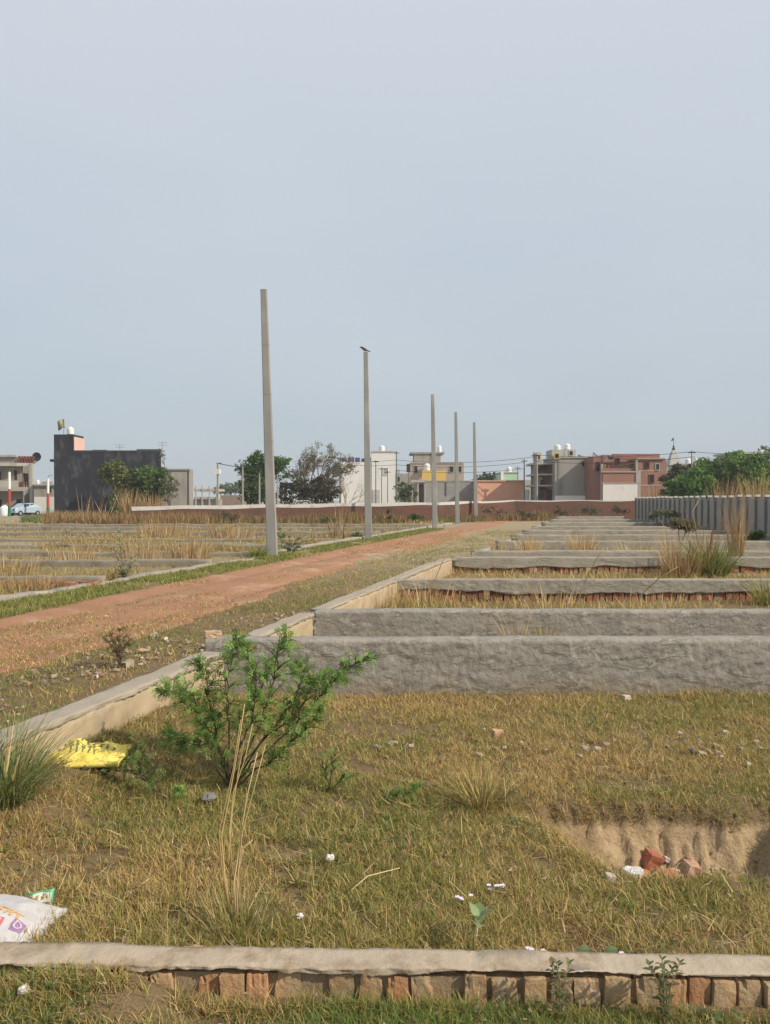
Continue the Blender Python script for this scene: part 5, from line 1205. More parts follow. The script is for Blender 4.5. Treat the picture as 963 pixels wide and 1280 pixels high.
def marks(S, strokes, th, material, parent, name, off=.0018):
    """printed strokes lying on the sack, each (u0,v0,u1,v1)"""
    V = []; Fq = []; o = 0
    for u0, v0, u1, v1 in strokes:
        n = 8; t_ = np.linspace(0, 1, n + 1); du, dv = u1 - u0, v1 - v0; L = math.hypot(du, dv) or 1; nx_, ny_ = -dv / L * th, du / L * th
        a = S(u0 + du * t_ + nx_, v0 + dv * t_ + ny_); b = S(u0 + du * t_ - nx_, v0 + dv * t_ - ny_); a[:, 2] += off; b[:, 2] += off
        V += [a, b]
        for q in range(n): Fq.append((o + q, o + n + 1 + q, o + n + 2 + q, o + q + 1))
        o += 2 * n + 2
    V = np.concatenate(V) - np.array(parent.location)
    return np_mesh(name, V, Fq, material, parent)
def patch(S, u0, u1, v0, v1, material, parent, name, off=.001):
    n = 10; U, Vv = np.meshgrid(np.linspace(u0, u1, n + 1), np.linspace(v0, v1, n + 1)); p = S(U.ravel(), Vv.ravel()); p[:, 2] += off
    i = np.arange((n + 1) ** 2).reshape(n + 1, n + 1)
    return np_mesh(name, p - np.array(parent.location), np.stack([i[:-1, :-1], i[:-1, 1:], i[1:, 1:], i[1:, :-1]], -1).reshape(-1, 4), material, parent)
M_wsack = mat('white_woven_sack', (.56, .54, .53), (.40, .38, .38), 9, .55, .25, 60); M_ysack = mat('yellow_woven_sack', (.72, .55, .07), (.76, .62, .18), 12, .5, .3, 40, (.55, .42, .08), 8, .6)
M_pred = mat('faded_red_print', (.55, .17, .19)); M_por = mat('orange_print', (.66, .36, .12)); M_ppur = mat('purple_print', (.34, .20, .38)); M_pgr = mat('dark_grey_print', (.16, .19, .13))
p = P(-22, 1168, 2.84); t = empty('white_sack', (p.x, 2.86, 0), 'slack white printed sack lying behind the low wall at the left edge', 'sack')
S, v, f = bagmesh(p.x, 2.84, .02, 0.255, .15, .088, -.14, 61, .012, ex=2.2, pw=.8)
np_mesh('sack_body', v - np.array(t.location), f, M_wsack, t, smooth=True)
patch(S, .20, .54, -.80, -.40, M_pred, t, 'red_print_box', .0015)
# the light letter in the red box: two stacked hooks on a stem
marks(S, [(.30, -.47, .44, -.47), (.30, -.47, .30, -.59), (.30, -.59, .44, -.59), (.44, -.59, .44, -.72), (.29, -.72, .44, -.72), (.48, -.45, .48, -.76)], .018, M_wsack, t, 'printed_letter', .004)
marks(S, [(.24, -.08, .72, -.12), (.30, -.10, .30, -.27), (.38, -.10, .36, -.27), (.36, -.27, .43, -.20), (.48, -.11, .48, -.28), (.48, -.18, .56, -.20), (.56, -.11, .56, -.30), (.64, -.12, .67, -.27)], .018, M_por, t, 'orange_print')
patch(S, .66, .84, -.60, -.28, M_ppur, t, 'purple_print_box', .0015)
marks(S, [(.71, -.34, .71, -.54), (.71, -.34, .77, -.36), (.77, -.36, .80, -.44), (.80, -.44, .77, -.53), (.77, -.53, .71, -.54)], .012, M_wsack, t, 'printed_letter', .004)
# yellow sack
p = P(98, 962, 4.34); t = empty('yellow_sack', (p.x, 4.40, float(gz(p.x, 4.4))), 'crumpled bright yellow printed sack at the foot of the boundary wall', 'sack')
S, v, f = bagmesh(p.x, 4.33, t.location.z - .01, .26, .16, .075, .10, 63, .036, ex=2.0, pw=1.25)
np_mesh('sack_body', v - np.array(t.location), f, M_ysack, t, smooth=True)
st_ = []
r2 = random.Random(5)
for row, (va, u0, u1) in enumerate(((-.02, -.2, .75), (-.28, -.35, .45), (-.5, -.1, .5))):
    u = u0
    while u < u1:
        wl = r2.uniform(.05, .1); st_ += [(u, va + .11, u + wl, va + .11), (u + wl * .5, va + .11, u + wl * .5, va - .06)]
        if r2.random() < .6: st_.append((u, va - .05, u + wl * .8, va + .02))
        u += wl + .05
marks(S, st_, .016, M_pgr, t, 'dark_printed_lines', .003)
# wrapper
p = P(49, 1127, 3.03); t = empty('snack_wrapper', (p.x, 3.03, .06), 'small green edged snack wrapper on the grass above the white sack', 'wrapper')
def wrap(u, v):
    u = np.asarray(u, float); v = np.asarray(v, float)
    x = u * .058; h = v * .030; yy = h * .35 + .006 * np.sin(u * 5 + v); zz = h * .94 + .010 * u + .010 * (1 - u * u) * (1 - v * v)
    return np.stack([p.x + x, p.y + yy - .012 * (1 - u ** 2), p.z + .012 + zz], -1)
n = 10; g = np.linspace(-1, 1, n + 1); U, Vv = np.meshgrid(g, g); tp = wrap(U.ravel(), Vv.ravel()); bt = tp + np.array([0, .010, -.004])
i = np.arange((n + 1) ** 2).reshape(n + 1, n + 1); q = np.stack([i[:-1, :-1], i[:-1, 1:], i[1:, 1:], i[1:, :-1]], -1).reshape(-1, 4); rim = np.concatenate([i[0], i[1:, -1], i[-1, -2::-1], i[-2:0:-1, 0]]); rr = np.roll(rim, -1)
np_mesh('foil', np.concatenate([tp, bt]) - np.array(t.location), np.concatenate([q, q[:, ::-1] + (n + 1) ** 2, np.stack([rim, rim + (n + 1) ** 2, rr + (n + 1) ** 2, rr], -1)]), mat('green_foil', (.10, .42, .24), None, rough=.35, spec=.5), t, smooth=True)
def fl(u0, u1, v0, v1, mt, nm, o):
    U, Vv = np.meshgrid(np.linspace(u0, u1, 7), np.linspace(v0, v1, 7)); pp = wrap(U.ravel(), Vv.ravel()) + np.array([0, -o, o * .3]); i = np.arange(49).reshape(7, 7)
    np_mesh(nm, pp - np.array(t.location), np.stack([i[:-1, :-1], i[:-1, 1:], i[1:, 1:], i[1:, :-1]], -1).reshape(-1, 4), mt, t)
fl(-.92, .92, -.62, .62, mat('wrapper_white', (.72, .70, .60), rough=.4), 'label_panel', .0012)
for u0, u1, v0, v1 in ((-.75, -.55, -.3, .2), (-.5, -.38, -.3, .35), (-.32, -.15, -.3, .1), (-.1, .05, -.25, .3), (.3, .42, -.3, .4), (.5, .66, -.25, .15)): fl(u0, u1, v0, v1, mat('wrapper_print', (.42, .24, .08)), 'printed_letter', .0022)
# crumpled bits
def crumple(px_, py_, Y, r, label, mt, name='paper_scrap', group='scraps of litter', flat=.5, zoff=0, cat='litter'):
    p = P(px_, py_, Y); zg = float(gz(p.x, Y)) + .04 + zoff; n, k = 10, 8; V = []
    sd_ = rnd.randint(0, 999)
    for a in range(n + 1):
        th = math.pi * a / n
        for b in range(k):
            ph = 2 * math.pi * b / k; d = np.array([math.sin(th) * math.cos(ph), math.sin(th) * math.sin(ph), math.cos(th) * flat])
            V.append(d * r * (.6 + .9 * float(vnoise(d[0] * 2.4 + sd_, d[1] * 2.4, d[2] * 3, 5))))
    i = np.arange((n + 1) * k).reshape(n + 1, k); j = np.concatenate([i, i[:, :1]], 1)
    o = np_mesh(name, V, np.stack([j[:-1, :-1], j[1:, :-1], j[1:, 1:], j[:-1, 1:]], -1).reshape(-1, 4), mt, loc=(p.x, Y, zg)); return tag(o, label, cat, group)
M_paper = mat('dirty_paper', (.66, .62, .58), (.55, .50, .46), 60); 
crumple(413, 1078, 3.32, .022, 'crumpled white paper scrap in the middle of the foreground grass', M_paper)
crumple(375, 1158, 2.86, .013, 'small torn paper scrap near the tall straw tuft', M_paper)
crumple(30, 1243, 2.38, .018, 'little white scrap in the grass before the low wall at the left', M_paper, flat=.7, zoff=-.02)
crumple(840, 1274, 2.30, .012, 'little white scrap at the bottom edge before the low wall at the right', M_paper, zoff=-.02)
crumple(262, 1000, 4.0, .035, 'greyish rag at the foot of the thorn bush', mat('grey_rag', (.22, .20, .19), (.15, .14, .13), 30))
# fallen blossoms
M_petal = mat('pale_petals', (.70, .62, .72), (.60, .52, .64), 80, .6)
def blossom(px_, py_, Y, n, label, zoff=.05):
    p = P(px_, py_, Y); z = float(gz(p.x, Y)) + zoff; V = []; Fc = []; T = []
    for q in range(n):
        c_ = Vector((rnd.uniform(-.03, .03), rnd.uniform(-.02, .02), rnd.uniform(-.01, .012)))
        for s in range(5):
            a = s * 1.257 + q; ovate(V, Fc, T, c_, Vector((math.cos(a), math.sin(a) * .8, .4)).normalized(), Vector((-math.cos(a) * .3, -math.sin(a) * .3 - .5, 1)).normalized(), .010, .007, np.array((1, 1, 1)))
    o = np_mesh('fallen_blossom', np.array([tuple(v) for v in V]), Fc, M_petal, loc=(p.x, Y, z)); o.modifiers.new('s', 'SOLIDIFY').thickness = .0008
    tag(o, label, 'blossom', 'fallen white blossoms')
blossom(620, 1118, 3.03, 7, 'cluster of fallen pale blossoms above the young big leaved plant')
blossom(581, 1138, 2.93, 4, 'single small pale blossom beside the top of the young plant', .06)
blossom(671, 1189, 2.62, 5, 'pale blossoms lying at the back edge of the low wall cap')
blossom(780, 1191, 2.6, 4, 'faded blossoms beside fallen leaves behind the low wall', .05)
for px_, lab in ((730, 'dark green fallen leaf behind the low wall, bigger one'), (765, 'dark green fallen leaf behind the low wall, smaller one')):
    p = P(px_, 1193, 2.6); V = []; Fc = []; T = []; ovate(V, Fc, T, Vector((0, 0, 0)), Vector((.8, .1, .3)).normalized(), Vector((-.2, -.8, .8)).normalized(), .045, .03, np.array((.12, .19, .07)))
    o = np_mesh('fallen_leaf', np.array([tuple(v) for v in V]), Fc, LF, tint=np.array(T), loc=(p.x - .02, 2.6, float(gz(p.x, 2.6)) + .055)); o.modifiers.new('s', 'SOLIDIFY').thickness = .001; tag(o, lab, 'leaf', 'fallen green leaves')

# ------------------------------------------------------------------ bricks and stones
def chunk(cx, cy, cz, sx, sy, sz, rot, mt, name, label, cat, group=None, rough_=.22, seed=0, tintc=(1, 1, 1)):
    """a broken, rounded block: subdivided cube with knocked-off corners"""
    n = 5; g = np.linspace(-1, 1, n); V = []; Fq = []; o = 0
    for ax in range(3):
        for s in (-1, 1):
            A_, B_ = np.meshgrid(g, g); q = np.zeros((n * n, 3)); q[:, ax] = s; q[:, (ax + 1) % 3] = A_.ravel(); q[:, (ax + 2) % 3] = B_.ravel()
            V.append(q); i = np.arange(n * n).reshape(n, n) + o; f_ = np.stack([i[:-1, :-1], i[:-1, 1:], i[1:, 1:], i[1:, :-1]], -1).reshape(-1, 4)
            Fq.append(f_ if s > 0 else f_[:, ::-1]); o += n * n
    V = np.concatenate(V); r_ = np.linalg.norm(V, axis=1, keepdims=True); V = V * (1 - .22 * np.maximum(r_ - 1.25, 0))
    V = V * (1 + rough_ * 3 * (fbm(V[:, 0] * 1.3 + seed * 7.1, V[:, 1] * 1.3, V[:, 2] * 1.3, seed=seed) - .5))[:, None]
    V = V * np.array([sx, sy, sz]) / 2
    from mathutils import Euler
    M = np.array(Euler(rot).to_matrix()); V = V @ M.T
    ob = np_mesh(name, V, np.concatenate(Fq), mt, tint=np.tile(np.array(tintc), (len(V), 1)), loc=(cx, cy, cz)); return tag(ob, label, cat, group)
GBk = 'broken bricks in the pit'
def hit(px_, py_):
    for Y in np.arange(2.2, 9, .01):
        q = P(px_, py_, Y)
        if q.z <= float(gz(q.x, Y)): return q
    return q
def pit(px_, py_, Y, s, rot, lab, tintc=(1, 1, 1), mt=None, seed=0, name='broken_brick', cat='brick', group=GBk, lift=.35):
    p = hit(px_, py_ + 5); Y = p.y; s = tuple(.82 * k_ for k_ in s); z = float(gz(p.x, Y)) + min(s) * lift; return chunk(p.x, Y, z, *s, rot, mt or M_redbrick, name, lab, cat, group, seed=seed, tintc=tintc)
pit(815, 1078, 3.66, (.115, .075, .10), (.3, .4, .4), 'biggest dark red brick standing tilted in the pit', (1.05, .85, .8), seed=1)
pit(800, 1094, 3.58, (.11, .08, .05), (.1, .2, -.3), 'pinkish broken brick below the white scrap in the pit', (1.3, 1.45, 1.4), seed=2)
pit(838, 1096, 3.58, (.09, .08, .06), (.2, -.2, .5), 'pinkish brick lump in the middle of the pit rubble', (1.3, 1.35, 1.3), seed=3)
pit(864, 1092, 3.60, (.085, .08, .07), (.1, .3, .2), 'sandy red brick lump at the right of the pit rubble', (1.25, 1.6, 1.7), seed=4)
pit(858, 1080, 3.66, (.05, .045, .04), (.4, .1, .9), 'small red brick chip on the right of the pit rubble', (1.1, .9, .9), seed=5)
pit(775, 1090, 3.62, (.10, .07, .05), (0, .2, .3), 'flat brownish brick piece at the left of the pit rubble', (.9, 1.2, 1.3), seed=6)
pit(852, 1090, 3.60, (.05, .04, .03), (0, .2, .1), 'grey stone chip among the pit rubble', (1, 1, 1.15), M_stone, 7, 'stone_chip', 'stone', 'stones in the pit')
pit(834, 1075, 3.70, (.035, .03, .03), (0, .2, .1), 'pale stone chip behind the biggest brick in the pit', (1.5, 1.5, 1.7), M_stone, 8, 'stone_chip', 'stone', 'stones in the pit')
pit(763, 1097, 3.55, (.05, .045, .04), (0, .2, .1), 'pale grey stone at the left lip of the pit', (1.4, 1.4, 1.5), M_stone, 9, 'stone_chip', 'stone', 'stones in the pit')
for q, (a, b) in enumerate(((893, 1085), (905, 1088), (884, 1090), (898, 1092))): pit(a, b, 3.66, (.035, .03, .025), (0, .2 * q, q), 'small clods of sandy earth at the right of the pit floor', (1.35, 1.3, 1.1), M_stone, 10 + q, 'earth_clod', 'clod', 'clods on the pit floor')
q_ = hit(793, 1084); o = crumple(793, 1083, q_.y - .05, .050, 'white plastic scrap between the bricks in the pit', mat('white_plastic', (.72, .72, .74), rough=.4), 'plastic_scrap', 'scraps of litter', .45, .02)
p = P(266, 794, 6.34); chunk(p.x, 6.36, .485, .13, .09, .06, (0, 0, .25), M_brick, 'loose_brick', 'loose sandy brick lying on the left end of the long grey wall', 'brick', seed=21, tintc=(1.25, 1.3, 1.4))
GST = 'pale stones scattered along the middle of the plot'
for q in range(46):
    y_ = rnd.gauss(4.83, .13); x_ = rnd.uniform(-.25, 2.6); s_ = rnd.choice((.015, .018, .02, .025, .03, .04)); 
    chunk(x_, y_, float(gz(x_, y_)) + .016, s_ * 1.5, s_, s_ * .6, (rnd.random() * .4, rnd.random(), rnd.random() * 3), M_stone, 'stone', 'small pale stone among those scattered in a line across the plot', 'stone', GST, seed=30 + q % 9, tintc=tuple(rnd.uniform(.9, 1.35) * np.array((1, .98, .9))))
for (a, b, s_, tc_, lab) in ((622, 916, .055, (1.5, 1.05, .95), 'pinkish brick bit in the grass before the long grey wall'), (783, 872, .05, (1.6, 1.5, 1.45), 'pale lump at the foot of the long grey wall')):
    p = Gd(a, b, .04); chunk(p.x, p.y, p.z, s_ * 1.4, s_, s_ * .7, (0, .1, .4), M_stone, 'stone', lab, 'stone', 'odd stones by the long grey wall', seed=44, tintc=tc_)
V = []; Fq = []; T = []; o = 0
cube = np.array([(-1, -1, -1), (1, -1, -1), (1, 1, -1), (-1, 1, -1), (-1, -1, 1), (1, -1, 1), (1, 1, 1), (-1, 1, 1)]) / 2; cf = np.array([(0, 3, 2, 1), (4, 5, 6, 7), (0, 1, 5, 4), (1, 2, 6, 5), (2, 3, 7, 6), (3, 0, 4, 7)])
for q in range(260):
    x_ = rnd.gauss(1.38, .28); y_ = rnd.uniform(3.35, 3.92)
    if float(pitmask(x_, y_)) < .8: continue
    s_ = abs(rnd.gauss(.012, .010)) + .006
    k = cube * s_ * np.array([1.3, 1, .7]) + np.random.default_rng(q + 9).normal(0, s_ * .2, (8, 3)) + np.array([x_, y_, float(gz(x_, y_)) + s_ * .2])
    V.append(k); Fq.append(cf + o); o += 8; T.append(np.tile(np.array(rnd.choice(((1.35, 1.2, .95), (1.2, 1.05, .85), (1.2, .7, .55), (1.5, 1.4, 1.25)))) * rnd.uniform(.7, 1.1), (8, 1)))
tag(np_mesh('pit_rubble', np.concatenate(V), np.concatenate(Fq), M_stone, tint=np.concatenate(T)), kind='stuff')
# rubble on the verge: countless little bits
V = []; Fq = []; T = []; o = 0
cube = np.array([(-1, -1, -1), (1, -1, -1), (1, 1, -1), (-1, 1, -1), (-1, -1, 1), (1, -1, 1), (1, 1, 1), (-1, 1, 1)]) / 2; cf = np.array([(0, 3, 2, 1), (4, 5, 6, 7), (0, 1, 5, 4), (1, 2, 6, 5), (2, 3, 7, 6), (3, 0, 4, 7)])
for q in range(2600):
    y_ = 4 * (26 / 4) ** rnd.random(); c_ = rnd.choice((rnd.gauss(-4.7, .45), rnd.gauss(-4.6, .3), rnd.uniform(-8.2, -5))); x_ = c_ + SL * y_
    if c_ > -3.35: continue
    if float(vnoise(x_ * .8, y_ * .8, seed=52)) < .52: continue
    s_ = abs(rnd.gauss(.008, .009)) + .007
    if rnd.random() < .02: s_ *= 2.2
    k = cube * s_ * np.array([rnd.uniform(.8, 1.6), rnd.uniform(.7, 1.2), rnd.uniform(.4, .8)]) + np.random.default_rng(q).normal(0, s_ * .2, (8, 3)); a = rnd.random() * 6.3
    k = np.stack([k[:, 0] * math.cos(a) - k[:, 1] * math.sin(a), k[:, 0] * math.sin(a) + k[:, 1] * math.cos(a), k[:, 2]], -1) + np.array([x_, y_, float(gz(x_, y_)) + .02 + s_ * .2])
    V.append(k); Fq.append(cf + o); o += 8; col = np.array(rnd.choice(((1.2, 1.15, 1.05), (1, .95, .9), (1.25, .95, .8), (1.5, 1.45, 1.35)))) * rnd.uniform(.7, 1.1); T.append(np.tile(col, (8, 1)))
tag(np_mesh('rubble', np.concatenate(V), np.concatenate(Fq), M_stone, tint=np.concatenate(T)), kind='stuff')
# red brick rubble at the foot of the near left wall
V = []; Fq = []; T = []; o = 0
for q in range(420):
    x_ = rnd.uniform(-9.5, -5.3); y_ = 14.32 - abs(rnd.gauss(0, .28)); s_ = rnd.uniform(.05, .12); k = cube * s_ * np.array([1.6, .8, .6]) + np.random.default_rng(q).normal(0, s_ * .1, (8, 3)); a = rnd.random() * 6.3
    k = np.stack([k[:, 0] * math.cos(a) - k[:, 1] * math.sin(a), k[:, 0] * math.sin(a) + k[:, 1] * math.cos(a), k[:, 2]], -1) + np.array([x_, y_, .03 + rnd.uniform(-.03, .05)])
    V.append(k); Fq.append(cf + o); o += 8; T.append(np.tile(np.array((1, 1, 1)) * rnd.uniform(.7, 1.2), (8, 1)))
tag(np_mesh('brick_rubble', np.concatenate(V), np.concatenate(Fq), M_redbrick, tint=np.concatenate(T)), kind='stuff')

# ------------------------------------------------------------------ trees
M_trunk = mat('grey_bark', (.17, .145, .115), (.11, .09, .07), 4, .9); M_pale = mat('pale_bark', (.36, .32, .27), (.28, .24, .2), 4, .9)
def grow(m, p, d, L, r, depth, tips, spread=.55, up=.12, kids=(2, 3), n=5, shrink=.72):
    pts_ = [p]; q = p.copy(); dd = d.copy()
    for s in range(3):
        dd = (dd + Vector((rnd.gauss(0, .14), rnd.gauss(0, .14), rnd.gauss(up * .5, .08)))).normalized(); q = q + dd * (L / 3); pts_.append(q.copy())
    m.tube(pts_, [r, r * .88, r * .76, r * .64], n if r > .03 else 3, cap=False)
    if depth == 0: tips.append((q, dd)); return
    if depth <= 2: tips.append((pts_[2], dd))
    for _ in range(rnd.randint(*kids)):
        a = Vector((rnd.gauss(0, 1), rnd.gauss(0, 1), rnd.gauss(.1, .7))); a = (a - dd * a.dot(dd)).normalized(); nd = (dd + a * spread * rnd.uniform(.6, 1.5) + Vector((0, 0, up))).normalized()
        grow(m, rnd.choice((pts_[3], pts_[3], pts_[2])), nd, L * shrink * rnd.uniform(.75, 1.15), r * .60, depth - 1, tips, spread, up, kids, n, shrink)
def leafcloud(centres, n, size, pal, parent, name='crown', thr=.40, fs=1.0, flat=1.0):
    """leaf sized faces through several lobes (x,y,z,rx,ry,rz), with gaps, lighter and darker clumps by leaf colour"""
    P_ = []
    wts = np.array([c[3] * c[4] * c[5] for c in centres]) ** .8; wts = wts / wts.sum()
    for c, w_ in zip(centres, wts):
        k = int(n * w_) + 10; d = rng.normal(0, 1, (k, 3)); d /= np.linalg.norm(d, axis=1, keepdims=True); r_ = rng.random(k) ** .55 * np.where(rng.random(k) < .14, rng.uniform(1, 1.3, k), 1)
        r_ = r_ * (.62 + .80 * (fbm(d[:, 0] * 2.5 + c[0], d[:, 1] * 2.5, d[:, 2] * 2.5, seed=71)))
        P_.append(np.array(c[:3]) + d * r_[:, None] * np.array(c[3:6]))
    P_ = np.concatenate(P_); cl = fbm(P_[:, 0] * fs, P_[:, 1] * fs, P_[:, 2] * fs * 1.3, seed=73, o=3); P_ = P_[cl > thr]; n = len(P_)
    a = rng.normal(0, 1, (n, 3)); a /= np.linalg.norm(a, axis=1, keepdims=True); b = rng.normal(0, 1, (n, 3)); b -= a * (a * b).sum(1, keepdims=True); b /= np.linalg.norm(b, axis=1, keepdims=True)
    s = (size * rng.uniform(.6, 1.3, n))[:, None]; a = a * s; b = b * s * .55 * flat
    V = np.stack([P_ - a, P_ + b, P_ + a, P_ - b], 1).reshape(-1, 3) - np.array(parent.location); f = np.arange(4 * n).reshape(-1, 4)
    k2 = fbm(P_[:, 0] * fs * .7 + 9, P_[:, 1] * fs * .7, P_[:, 2] * fs * .7, seed=75); idx = np.clip(((k2 - .3) / .4 * len(pal)).astype(int) + rng.integers(-1, 2, n), 0, len(pal) - 1)
    np_mesh(name, V, f, LF, parent, np.repeat(pal[idx] * rng.uniform(.8, 1.2, (n, 1)), 4, 0))
def tree(px_, Y, label, lobes, n, size, pal, trunk_h=2.0, r=.14, group='trees beyond the plots', name='leafy_tree', bark=None, limbs=3, thr=.40, fs=1.0):
    """lobes in photograph pixels at distance Y: (x, y, rx, ry)"""
    p = P(px_, 640, Y); t = empty(name, (p.x, Y, 0), label, 'tree', group); m = MB(); tips = []; L3 = []
    for (a, b, rx, ry) in lobes:
        c_ = P(a, b, Y); k = Y / F; L3.append((c_.x, Y + rnd.uniform(-.3, .3) * rx * k, c_.z, rx * k, max(rx, ry) * k * .85, ry * k))
    for c in list(L3):
        for q in range(7):
            a = rnd.uniform(-.5, 3.6); k = rnd.uniform(.22, .42); d_ = rnd.uniform(.85, 1.15)
            if c[2] + c[5] * math.sin(a) * d_ > .4: L3.append((c[0] + c[3] * math.cos(a) * d_, c[1] + rnd.uniform(-.6, .6) * c[4], c[2] + c[5] * math.sin(a) * d_, c[3] * k, c[3] * k, c[3] * k * .8))
    base = Vector((p.x, Y, -.2)); fork = Vector((p.x, Y, trunk_h)); m.tube([base, base.lerp(fork, .5) + Vector((.06, 0, 0)), fork], [r, r * .85, r * .75], 8)
    for c in L3[:len(lobes)]:
        e = Vector(c[:3]); mid_ = fork.lerp(e, .55) + Vector((0, 0, .2)); m.tube([fork, mid_, e + Vector((0, 0, c[5] * .4))], [r * .55, r * .4, r * .12], 5)
        for _ in range(limbs):
            q = e + Vector((rnd.uniform(-.8, .8) * c[3], rnd.uniform(-.8, .8) * c[4], rnd.uniform(-.3, .85) * c[5])); m.tube([mid_, mid_.lerp(q, .6) + Vector((0, 0, .15)), q], [r * .3, r * .18, r * .05], 4)
    m.build('trunk', bark or M_trunk, t, True)
    leafcloud(L3, n, size, pal, t, thr=thr, fs=fs)
    return t
TG = np.array([(.045, .075, .022), (.065, .105, .028), (.09, .145, .036), (.12, .185, .045)]); TY = np.array([(.085, .10, .03), (.13, .15, .04), (.17, .19, .055)]); TB = np.array([(.065, .13, .028), (.10, .19, .04), (.14, .24, .055)])
TD = np.array([(.05, .055, .03), (.075, .075, .04), (.10, .095, .05)]); TO = np.array([(.07, .08, .035), (.10, .105, .045), (.13, .125, .06)])
tree(152, 73.2, 'yellow green bushy tree in front of the black building, left half of the pair', [(150, 596, 18, 15), (142, 592, 11, 9), (158, 612, 16, 20), (150, 628, 12, 14)], 5200, .16, TY * 1.25, 1.2, .1, name='bushy_tree', fs=1.6)
tree(186, 73.6, 'darker green bushy tree in front of the black building, right half of the pair', [(185, 597, 20, 14), (200, 600, 14, 14), (178, 615, 18, 18), (202, 612, 12, 10), (172, 632, 12, 10)], 7000, .16, TG * 1.25, 1.2, .1, name='bushy_tree', fs=1.6)
tree(212, 72, 'sparse straggly shrub with pale leaves right of the dark bushy tree', [(212, 605, 9, 14), (207, 625, 8, 10), (218, 615, 7, 9), (203, 570, 3, 12)], 700, .12, np.array([(.14, .15, .08), (.26, .25, .17), (.10, .12, .05)]), 1.0, .05, name='straggly_shrub', thr=.44, fs=2)
tree(331, 76, 'bright green spreading tree behind the tallest pole', [(316, 584, 17, 11), (344, 583, 16, 11), (330, 575, 15, 8), (354, 578, 8, 8), (305, 590, 9, 7), (326, 592, 20, 9), (346, 594, 12, 8), (312, 600, 10, 7)], 9000, .13, TB * .9, 2.3, .16, fs=1.5, thr=.43)
for (x_, lob, lab) in ((318, [(314, 612, 14, 16), (325, 606, 13, 12)], 'dark shrub thicket under the bright green tree'), (366, [(360, 612, 17, 14), (378, 608, 16, 15)], 'olive dark thicket just right of the tallest pole'), (404, [(398, 612, 16, 14), (412, 606, 13, 16), (404, 600, 12, 10)], 'brownish thicket under the bare tree')):
    tree(x_, 74, lab, [(a, b + 6, c_, d_) for a, b, c_, d_ in lob], 3200, .15, (TG * .8, TD, TD * np.array((1.25, 1.05, 1)))[(318, 366, 404).index(x_)], 1.0, .08, name='thicket_tree', fs=1.5)
def bare(px_, Y, label, h0, L, r, depth, bark, dirs, leaves=0, pal=None, spread=.6, shrink=.75, kids=(2, 3)):
    p = P(px_, 640, Y); t = empty('bare_tree', (p.x, Y, 0), label, 'tree', 'trees beyond the plots'); m = MB(); tips = []
    b = Vector((p.x, Y, -.2)); f_ = Vector((p.x + .05, Y, h0)); m.tube([b, b.lerp(f_, .5), f_], [r, r * .9, r * .8], 8)
    for d in dirs: grow(m, f_, Vector(d).normalized(), L * rnd.uniform(.85, 1.1), r * .6, depth, tips, spread, .08, kids, 5, shrink)
    m.build('trunk', bark, t, True)
    if leaves:
        P_ = np.array([tuple(q + Vector((rnd.gauss(0, .16), rnd.gauss(0, .16), rnd.gauss(0, .12)))) for q, d in tips for _ in range(leaves)]); n = len(P_)
        a = rng.normal(0, 1, (n, 3)); a /= np.linalg.norm(a, axis=1, keepdims=True); b_ = rng.normal(0, 1, (n, 3)); a *= .10; b_ *= .035
        np_mesh('crown', np.stack([P_ - a, P_ + b_, P_ + a, P_ - b_], 1).reshape(-1, 3) - np.array(t.location), np.arange(4 * n).reshape(-1, 4), LF, t, np.repeat(pick(pal, n), 4, 0))
    return t
bare(395, 78, 'grey brown nearly leafless domed tree left of the white building', 2.2, 1.75, .17, 5, mat('twig_bark', (.16, .13, .105), (.12, .10, .08), 4), [(-.9, .2, .7), (.8, -.2, .75), (-.3, -.5, 1), (.35, .5, 1), (0, 0, 1), (-.6, -.6, .6), (.6, .5, .6)], 5, np.array([(.20, .165, .11), (.15, .14, .085), (.24, .20, .125)]), .66, .73)
bare(432, 72, 'small pale leafless tree in front of the white building', .9, 1.3, .10, 4, M_pale, [(.6, .2, .8), (.9, -.1, .6), (-.2, -.2, 1), (.25, .3, 1)], 0, None, .6, .72)
tree(506, 96, 'small green tree between the white building and the beige house porch', [(503, 613, 9, 9), (512, 618, 9, 9), (505, 623, 9, 8)], 900, .16, TG * 1.1, .8, .08, fs=1.2)
tree(610, 130, 'dark distant tree over the salmon house roof', [(604, 598, 10, 5), (616, 597, 9, 5), (610, 604, 12, 6)], 900, .25, TG * .9, 2.5, .12, fs=1)
tree(288, 190, 'faint distant dark tree line left of the bright green tree', [(292, 611, 14, 6), (280, 614, 10, 5), (304, 612, 8, 6)], 700, .4, TG * 1.1, 2, .2, fs=.6)
tree(858, 66, 'bright green low tree at the left of the right hand trees', [(858, 605, 22, 13), (846, 612, 14, 11), (872, 611, 13, 11), (862, 618, 18, 8)], 8000, .14, TB * 1.2, 1.0, .1, fs=1.6, thr=.35)
tree(851, 74, 'brownish olive tree behind the bright low one', [(850, 596, 17, 11), (866, 590, 14, 9), (842, 602, 9, 8)], 4600, .13, TD * 1.4, 1.8, .1, fs=1.4, thr=.35)
tree(898, 70, 'big dark green tree in the middle of the right hand trees', [(882, 594, 22, 16), (908, 585, 22, 15), (895, 605, 28, 16), (880, 608, 14, 12), (912, 606, 16, 12), (900, 618, 22, 10)], 15000, .15, TG * 1.6, 1.8, .14, fs=1.3, thr=.34)
tree(942, 68, 'big feathery green tree cut by the right edge', [(930, 585, 22, 16), (950, 584, 22, 15), (938, 603, 22, 14), (962, 602, 18, 16), (945, 616, 26, 10)], 15000, .14, TG * 1.9 + np.array((.012, .014, 0)), 1.8, .14, fs=1.3, thr=.34)
